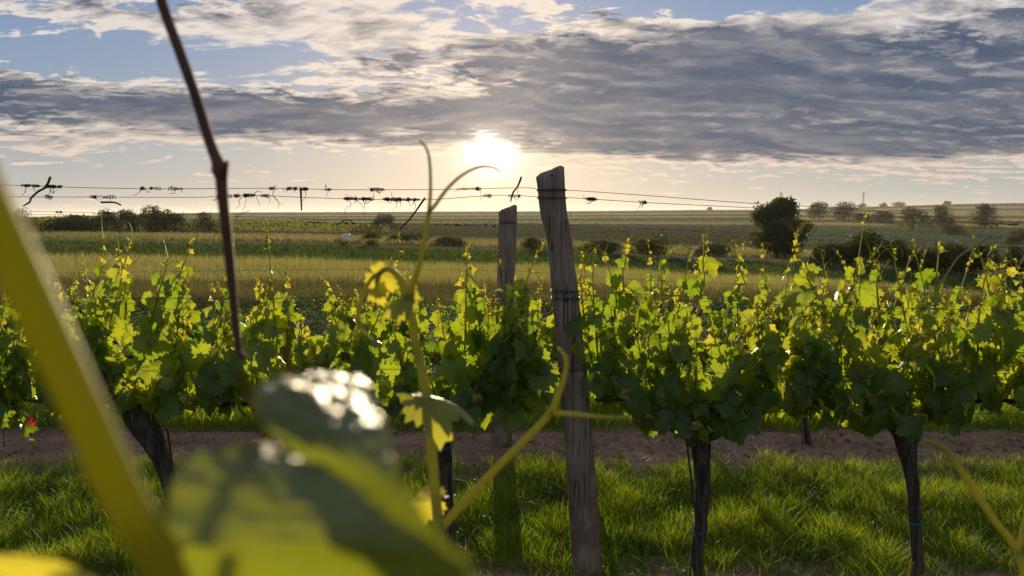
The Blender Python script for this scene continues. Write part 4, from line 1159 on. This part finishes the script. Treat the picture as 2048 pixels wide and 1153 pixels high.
tangle(W2, db, 1020, 1042, 'thin twig standing up from the second wire above the far post', [[(1036, 377), (1034, 392), (1026, 394)]], 0.8, sticks=[[(1043, 354), (1036, 372), (1026, 386), (1021, 404)]], seed=14, rr=0.0012)
tangle(W2, db, 1178, 1189, 'small round dark knot right of the near post', [], 9.0, seed=15)
tangle(W2, db, 1264, 1292, 'small curl with two loops second right of the near post', [[(1284, 406), (1286, 416)], [(1288, 406), (1284, 414)]], 1.2, seed=16)
tangle(W5, D2 - .04, 112, 128, 'tiny brush of threads on the second row wire at the left', [[(116, 424), (118, 434)], [(124, 424), (127, 435)]], 1.5, seed=17)
tangle(W5, D2 - .04, 196, 222, 'faint curl on the second row wire before the dark trees', [[(214, 427), (218, 440), (214, 452)]], 1.6, seed=18)
tangle(W6, D2 + .04, 300, 372, 'scattered curls on the second row wire over the dark trees', [[(306, 436), (310, 448), (308, 458)], [(360, 436), (352, 446)]], 0.8, seed=19)
tangle(W6, D2 + .04, 590, 660, 'dotted curls on the second row wire over the pale slope', [[(640, 446), (642, 456)]], 0.8, seed=20)
tangle(W6, D2 + .04, 672, 745, 'bent dead stem lying on the second row wire', [], 0.7, sticks=[[(672, 452), (684, 444), (694, 440), (708, 446)]], seed=21)
tangle(W6, D2 + .04, 870, 990, 'dotted curls on the second row wire left of the far post', [[(926, 450), (928, 462)], [(960, 452), (958, 460)]], 0.8, seed=22)
tangle(W5, D2 - .04, 1390, 1460, 'faint reddish curls on the second row wire before the plough land', [[(1424, 464), (1428, 476)], [(1450, 466), (1452, 474)]], 0.8, M_drytan, seed=23)
tangle(W6, D2 + .04, 1505, 1528, 'tan curl on the second row wire before the big round tree', [[(1516, 474), (1514, 486)]], 0.8, M_drytan, seed=24)
tangle(W6, D2 + .04, 1632, 1680, 'row of tan threads on the second row wire over the clover field', [[(1640, 476), (1641, 484)], [(1652, 476), (1653, 486)], [(1664, 477), (1665, 484)]], 0.8, M_drytan, seed=25)
tangle(W2, db, 1955, 2030, 'large tan tangle of dry leaves and threads on the wire at the right', [[(1962, 446), (1950, 464), (1943, 474)], [(1968, 446), (1962, 470), (1964, 484)], [(1978, 447), (1984, 462), (1974, 476)], [(1990, 447), (1998, 460), (1988, 474), (1978, 480)]], 1.5, M_drytan, seed=26, rr=.002,
       sticks=[[(1984, 470), (1962, 484), (1935, 502), (1916, 516), (1900, 540), (1880, 568)]])
# ------------------------------------------------------------------ shoots close to the lens
def sheet(name, rows, m, parent, nu=30, seed=0.0, pucker=0.0010, serr=0.012, pw=1.0):
    """a leaf blade given by cross lines (row, left, right, distance left, distance right), bowed and puckered"""
    n = (len(rows) - 1) * 8 + 1; T = np.linspace(0, 1, len(rows)); tt = np.linspace(0, 1, n)
    R = np.array(rows, float)
    cs = [spline([(i, v, 0) for i, v in enumerate(R[:, c])], 8) for c in range(5)]
    V = []; uv = []
    for i in range(n):
        py, xl, xr, dl, dr = (cs[c][i].y for c in range(5))
        se = serr * (1 if i % 3 == 0 else -0.4)
        for j in range(nu + 1):
            s = j / nu; s2 = -se if j == 0 else (1 + se if j == nu else s)
            p = P(xl + (xr - xl) * s2, py, dl + (dr - dl) * max(s, 0.0) ** pw)
            k = pucker * (mnoise.noise((s * 5, i * 0.20 + seed, seed)) + 0.5 * mnoise.noise((s * 11, i * 0.42, seed + 3)))
            V.append((p.x, p.y - 0.4 * k, p.z + k)); uv.append(((s - 0.5) * 1.3, 1 - i / n * 1.2))
    q = [(i * (nu + 1) + j, i * (nu + 1) + j + 1, (i + 1) * (nu + 1) + j + 1, (i + 1) * (nu + 1) + j) for i in range(n - 1) for j in range(nu)]
    off = wloc(parent); V = np.array(V) - np.array(off)
    return link(name, mesh_np(name, V, [q], True, uv=uv), m, parent)

def px_tube(pts, w0, w1, name, m, parent, sides=10, n=8, node_at=(), rough=0.0):
    """tube through photo points (px, py, distance); widths in photo pixels at the ends"""
    p = spline([P(*q) for q in pts], n); k = len(p)
    dist = lerp_list([q[2] for q in pts], k)
    ws = lerp_list(w0 if hasattr(w0, '__len__') else [w0, w1], k)
    r = [ws[i] / 2 / F * dist[i] for i in range(k)]
    for f, amp in node_at:
        for i in range(k): r[i] *= 1 + amp * math.exp(-((i / (k - 1) - f) / 0.016) ** 2)
    t = MB(); t.tube(p, r, sides, rough=rough); return t.build(name, m, parent)

CLOSE = 'young growth close to the lens'
M_stalk = tissue('lit_stalk', (0.150, 0.145, 0.014), (0.60, 0.57, 0.020), 0.52)
M_petiole = tissue('close_petiole', (0.10, 0.085, 0.008), (0.22, 0.17, 0.008), 0.5, 0.0)
# thick stalk and the big blurred leaf
root = tag(empty('vine_shoot', P(420, 1500, .135)), 'very close blurred yellow-green stalk with a big glinting leaf at the lower left', 'vine shoot', CLOSE)
px_tube([(-180, 60, .105), (-110, 220, .107), (-22, 415, .110), (66, 600, .113), (158, 800, .116), (250, 1000, .119), (335, 1165, .123), (420, 1500, .135)], [100, 95, 90, 86, 83, 83, 88, 90], None, 'stem', M_stalk, root, 16)
M_bl = M_bigleaf
sheet('leaf', [(748, 628, 690, .190, .194), (757, 560, 722, .172, .190), (775, 516, 738, .160, .180), (805, 512, 752, .155, .165), (850, 528, 772, .151, .147), (905, 590, 788, .147, .130), (960, 680, 802, .142, .1175),
      (1000, 712, 832, .138, .110), (1040, 740, 858, .134, .1055), (1085, 770, 892, .130, .102), (1129, 800, 938, .127, .100), (1200, 820, 950, .125, .098)], M_bl, root, seed=2.0, serr=0.035, pucker=0.0016, pw=1.25)
sheet('leaf', [(886, 470, 540, .150, .156), (905, 400, 590, .146, .150), (930, 366, 642, .142, .143), (960, 350, 694, .138, .135), (1000, 340, 740, .134, .1255), (1031, 336, 775, .131, .119), (1080, 330, 860, .127, .110), (1112, 470, 910, .125, .105), (1129, 590, 930, .124, .102), (1200, 660, 950, .122, .100), (1320, 700, 930, .118, .098)],
      M_bl, root, seed=7.0, serr=0.035, pucker=0.0009, pw=2.2)
M_lit = M_young
sheet('leaf', [(958, 742, 752, .178, .178), (975, 722, 768, .176, .176), (1000, 716, 782, .174, .174), (1025, 720, 792, .172, .172), (1060, 740, 800, .170, .170)], M_lit, root, 10, seed=3.0)
sheet('leaf', [(872, 575, 590, .185, .185), (888, 556, 606, .183, .183), (905, 548, 612, .181, .181), (930, 560, 600, .178, .178)], M_lit, root, 10, seed=4.0)
sheet('leaf', [(1085, 430, 600, .150, .150), (1110, 330, 650, .150, .150), (1160, 330, 640, .150, .150), (1260, 300, 660, .15, .15)], M_bl, root, 12, seed=5.0)
sheet('leaf', [(1104, -160, -20, .155, .155), (1116, -170, 70, .155, .155), (1138, -180, 160, .155, .155), (1200, -180, 240, .155, .155), (1300, -160, 300, .155, .155)], M_lit, root, 16, seed=6.0)
px_tube([(577, 632, .34), (575, 690, .30), (577, 750, .26), (588, 850, .21)], [8, 17, 20, 20], None, 'petiole', M_petiole, root)
px_tube([(462, 752, .22), (474, 748, .22), (492, 762, .21), (508, 792, .20), (520, 830, .19), (535, 900, .18)], [5, 13, 18, 21, 22], None, 'tendril', M_petiole, root)

# green shoot with drooping tip and forked tendrils
D = .58
root = tag(empty('vine_shoot', P(910, 1330, .53)), 'upright green shoot with a hooked drooping tip and forked tendrils before the far post', 'vine shoot', CLOSE)
px_tube([(910, 1330, .53), (884, 1100, .54), (872, 1000, .55), (862, 880, .56), (850, 775, .57), (832, 690, .58), (817, 600, .585), (802, 561, .59), (781, 540, .59), (763, 544, .59), (753, 566, .59), (762, 586, .59), (772, 592, .588)],
        [25, 23, 21, 20, 19, 17, 17, 15, 12, 10, 8, 7, 6], None, 'stem', M_shoot, root, 12, node_at=((0.50, .25), (0.345, .22)))
px_tube([(763, 545, .59), (745, 556, .59), (730, 580, .585), (719, 612, .58), (716, 650, .58), (714, 681, .58)], [9, 8, 9, 9, 5], None, 'tendril', M_tendril, root)
px_tube([(718, 640, .58), (724, 660, .58), (736, 673, .58), (748, 681, .58)], [6, 6, 5, 3], None, 'tendril', M_tendril, root)
px_tube([(818, 598, .583), (829, 561, .575), (838, 530, .57), (846, 495, .565), (857, 430, .56), (861, 380, .56), (859, 322, .56), (851, 294, .56), (838, 281, .56)], [13, 12, 10, 10, 9, 7, 6, 5, 4], None, 'tendril', M_tendril, root)
px_tube([(857, 428, .56), (868, 414, .558), (898, 374, .555), (930, 347, .55), (962, 334, .55), (988, 336, .55), (1002, 346, .55)], [7, 8, 7, 6, 6, 5, 3], None, 'tendril', M_tendril, root)
px_tube([(866, 1120, .545), (884, 1058, .545), (940, 992, .54), (1000, 930, .535), (1060, 870, .53), (1100, 826, .53), (1120, 780, .53), (1131, 742, .53), (1131, 715, .53), (1117, 696, .53)], [15, 18, 17, 16, 15, 14, 12, 10, 9, 5], None, 'tendril', M_tendril, root)
px_tube([(1098, 827, .53), (1150, 829, .528), (1200, 834, .525), (1240, 836, .522), (1256, 834, .52), (1264, 846, .52)], [9, 10, 8, 7, 6, 3], None, 'tendril', M_tendril, root)
def close_leaf(seed, base, tipd, nrm, size, fold, droop, curl_, lobe=1.25, m=None):
    me = leaf_mesh('leaf', 44, (0.3, 0.6, 0.85, 1.0), seed, fold, droop, curl_, 0.09, lobe, 0.05); me.materials.append(m or M_young)
    o = place_leaf(root, LEAF0, base, Vector(tipd), Vector(nrm), size, True, Vector(root.location)); o.data = me; return o
close_leaf(1, P(857, 793, .57), (1, -0.15, -0.05), (0.0, -0.12, 1), .040, -0.55, 0.55, 0.15)
close_leaf(2, P(808, 592, .583), (-1, -0.1, -0.42), (-0.3, -0.25, 0.9), .022, -0.9, 0.35, 0.1)
close_leaf(3, P(757, 553, .59), (0.9, 0.1, -0.62), (0.1, -1, 0.3), .018, -0.35, 0.2, 0.1)
close_leaf(4, P(752, 572, .588), (-0.7, 0.0, -0.75), (-0.5, -0.6, 0.5), .014, -0.9, 0.3, 0.1)
close_leaf(5, P(866, 1002, .553), (-1, 0.1, -0.02), (0, -0.75, 0.6), .020, -0.7, 0.2, 0.1)

root = tag(empty('tendril_shoot', P(2085, 1330, .5)), 'blurred yellow-green tendril curving in at the lower right corner', 'tendril', CLOSE)
px_tube([(2085, 1330, .5), (2058, 1200, .5), (2036, 1106, .5), (1990, 1042, .5), (1950, 985, .5), (1915, 930, .5), (1886, 897, .5), (1862, 885, .5), (1845, 886, .5), (1839, 893, .5)], [19, 18, 17, 14, 13, 13, 12, 11, 9, 6], None, 'stem', M_tendril, root)
px_tube([(2036, 1108, .5), (2046, 1065, .5), (2062, 1005, .49), (2085, 940, .48)], [13, 11, 10, 8], None, 'branch', M_tendril, root)

root = tag(empty('brown_cane', P(150, -620, .44)), 'dark brown woody cane hanging down from above with one swollen node', 'cane', CLOSE)
px_tube([(150, -620, .44), (230, -300, .435), (322, 0, .43), (355, 92, .43), (390, 190, .43), (420, 285, .43), (440, 340, .43), (446, 400, .43), (455, 480, .43), (463, 560, .43), (470, 640, .43), (480, 705, .43), (487, 716, .43)],
        [23, 21, 20, 20, 20, 21, 25, 22, 20, 19, 17, 13, 7], None, 'stem', M_brown, root, 10, node_at=((0.5, .38),), rough=0.08)
px_tube([(442, 352, .428), (450, 335, .426), (455, 322, .425)], [18, 15, 5], None, 'bud', M_brown, root)
px_tube([(480, 700, .43), (492, 712, .428), (500, 716, .428)], [9, 6, 3], None, 'stub', M_drytan, root)
# ------------------------------------------------------------------ evening haze: one even volume round the whole place
def haze(x0, x1, y0, y1, z0, z1, density):
    V = [(x, y, z) for z in (z0, z1) for x, y in ((x0, y0), (x1, y0), (x1, y1), (x0, y1))]
    q = [(0, 3, 2, 1), (4, 5, 6, 7), (0, 1, 5, 4), (1, 2, 6, 5), (2, 3, 7, 6), (3, 0, 4, 7)]
    m = bpy.data.materials.new('haze'); m.use_nodes = True; m.node_tree.nodes.clear(); g = NT(m.node_tree)
    v = g.node('ShaderNodeVolumePrincipled'); v.inputs['Color'].default_value = (1.0, 0.94, 0.86, 1)
    v.inputs['Density'].default_value = density; v.inputs['Anisotropy'].default_value = 0.45
    o = g.node('ShaderNodeOutputMaterial'); g.l.new(v.outputs[0], o.inputs['Volume'])
    tag(link('haze', mesh_np('haze', V, [q], False), m), kind='stuff')
S.cycles.volume_bounces = 0
haze(-17000, 17000, -60, 9500, -75, 55, 0.00008)
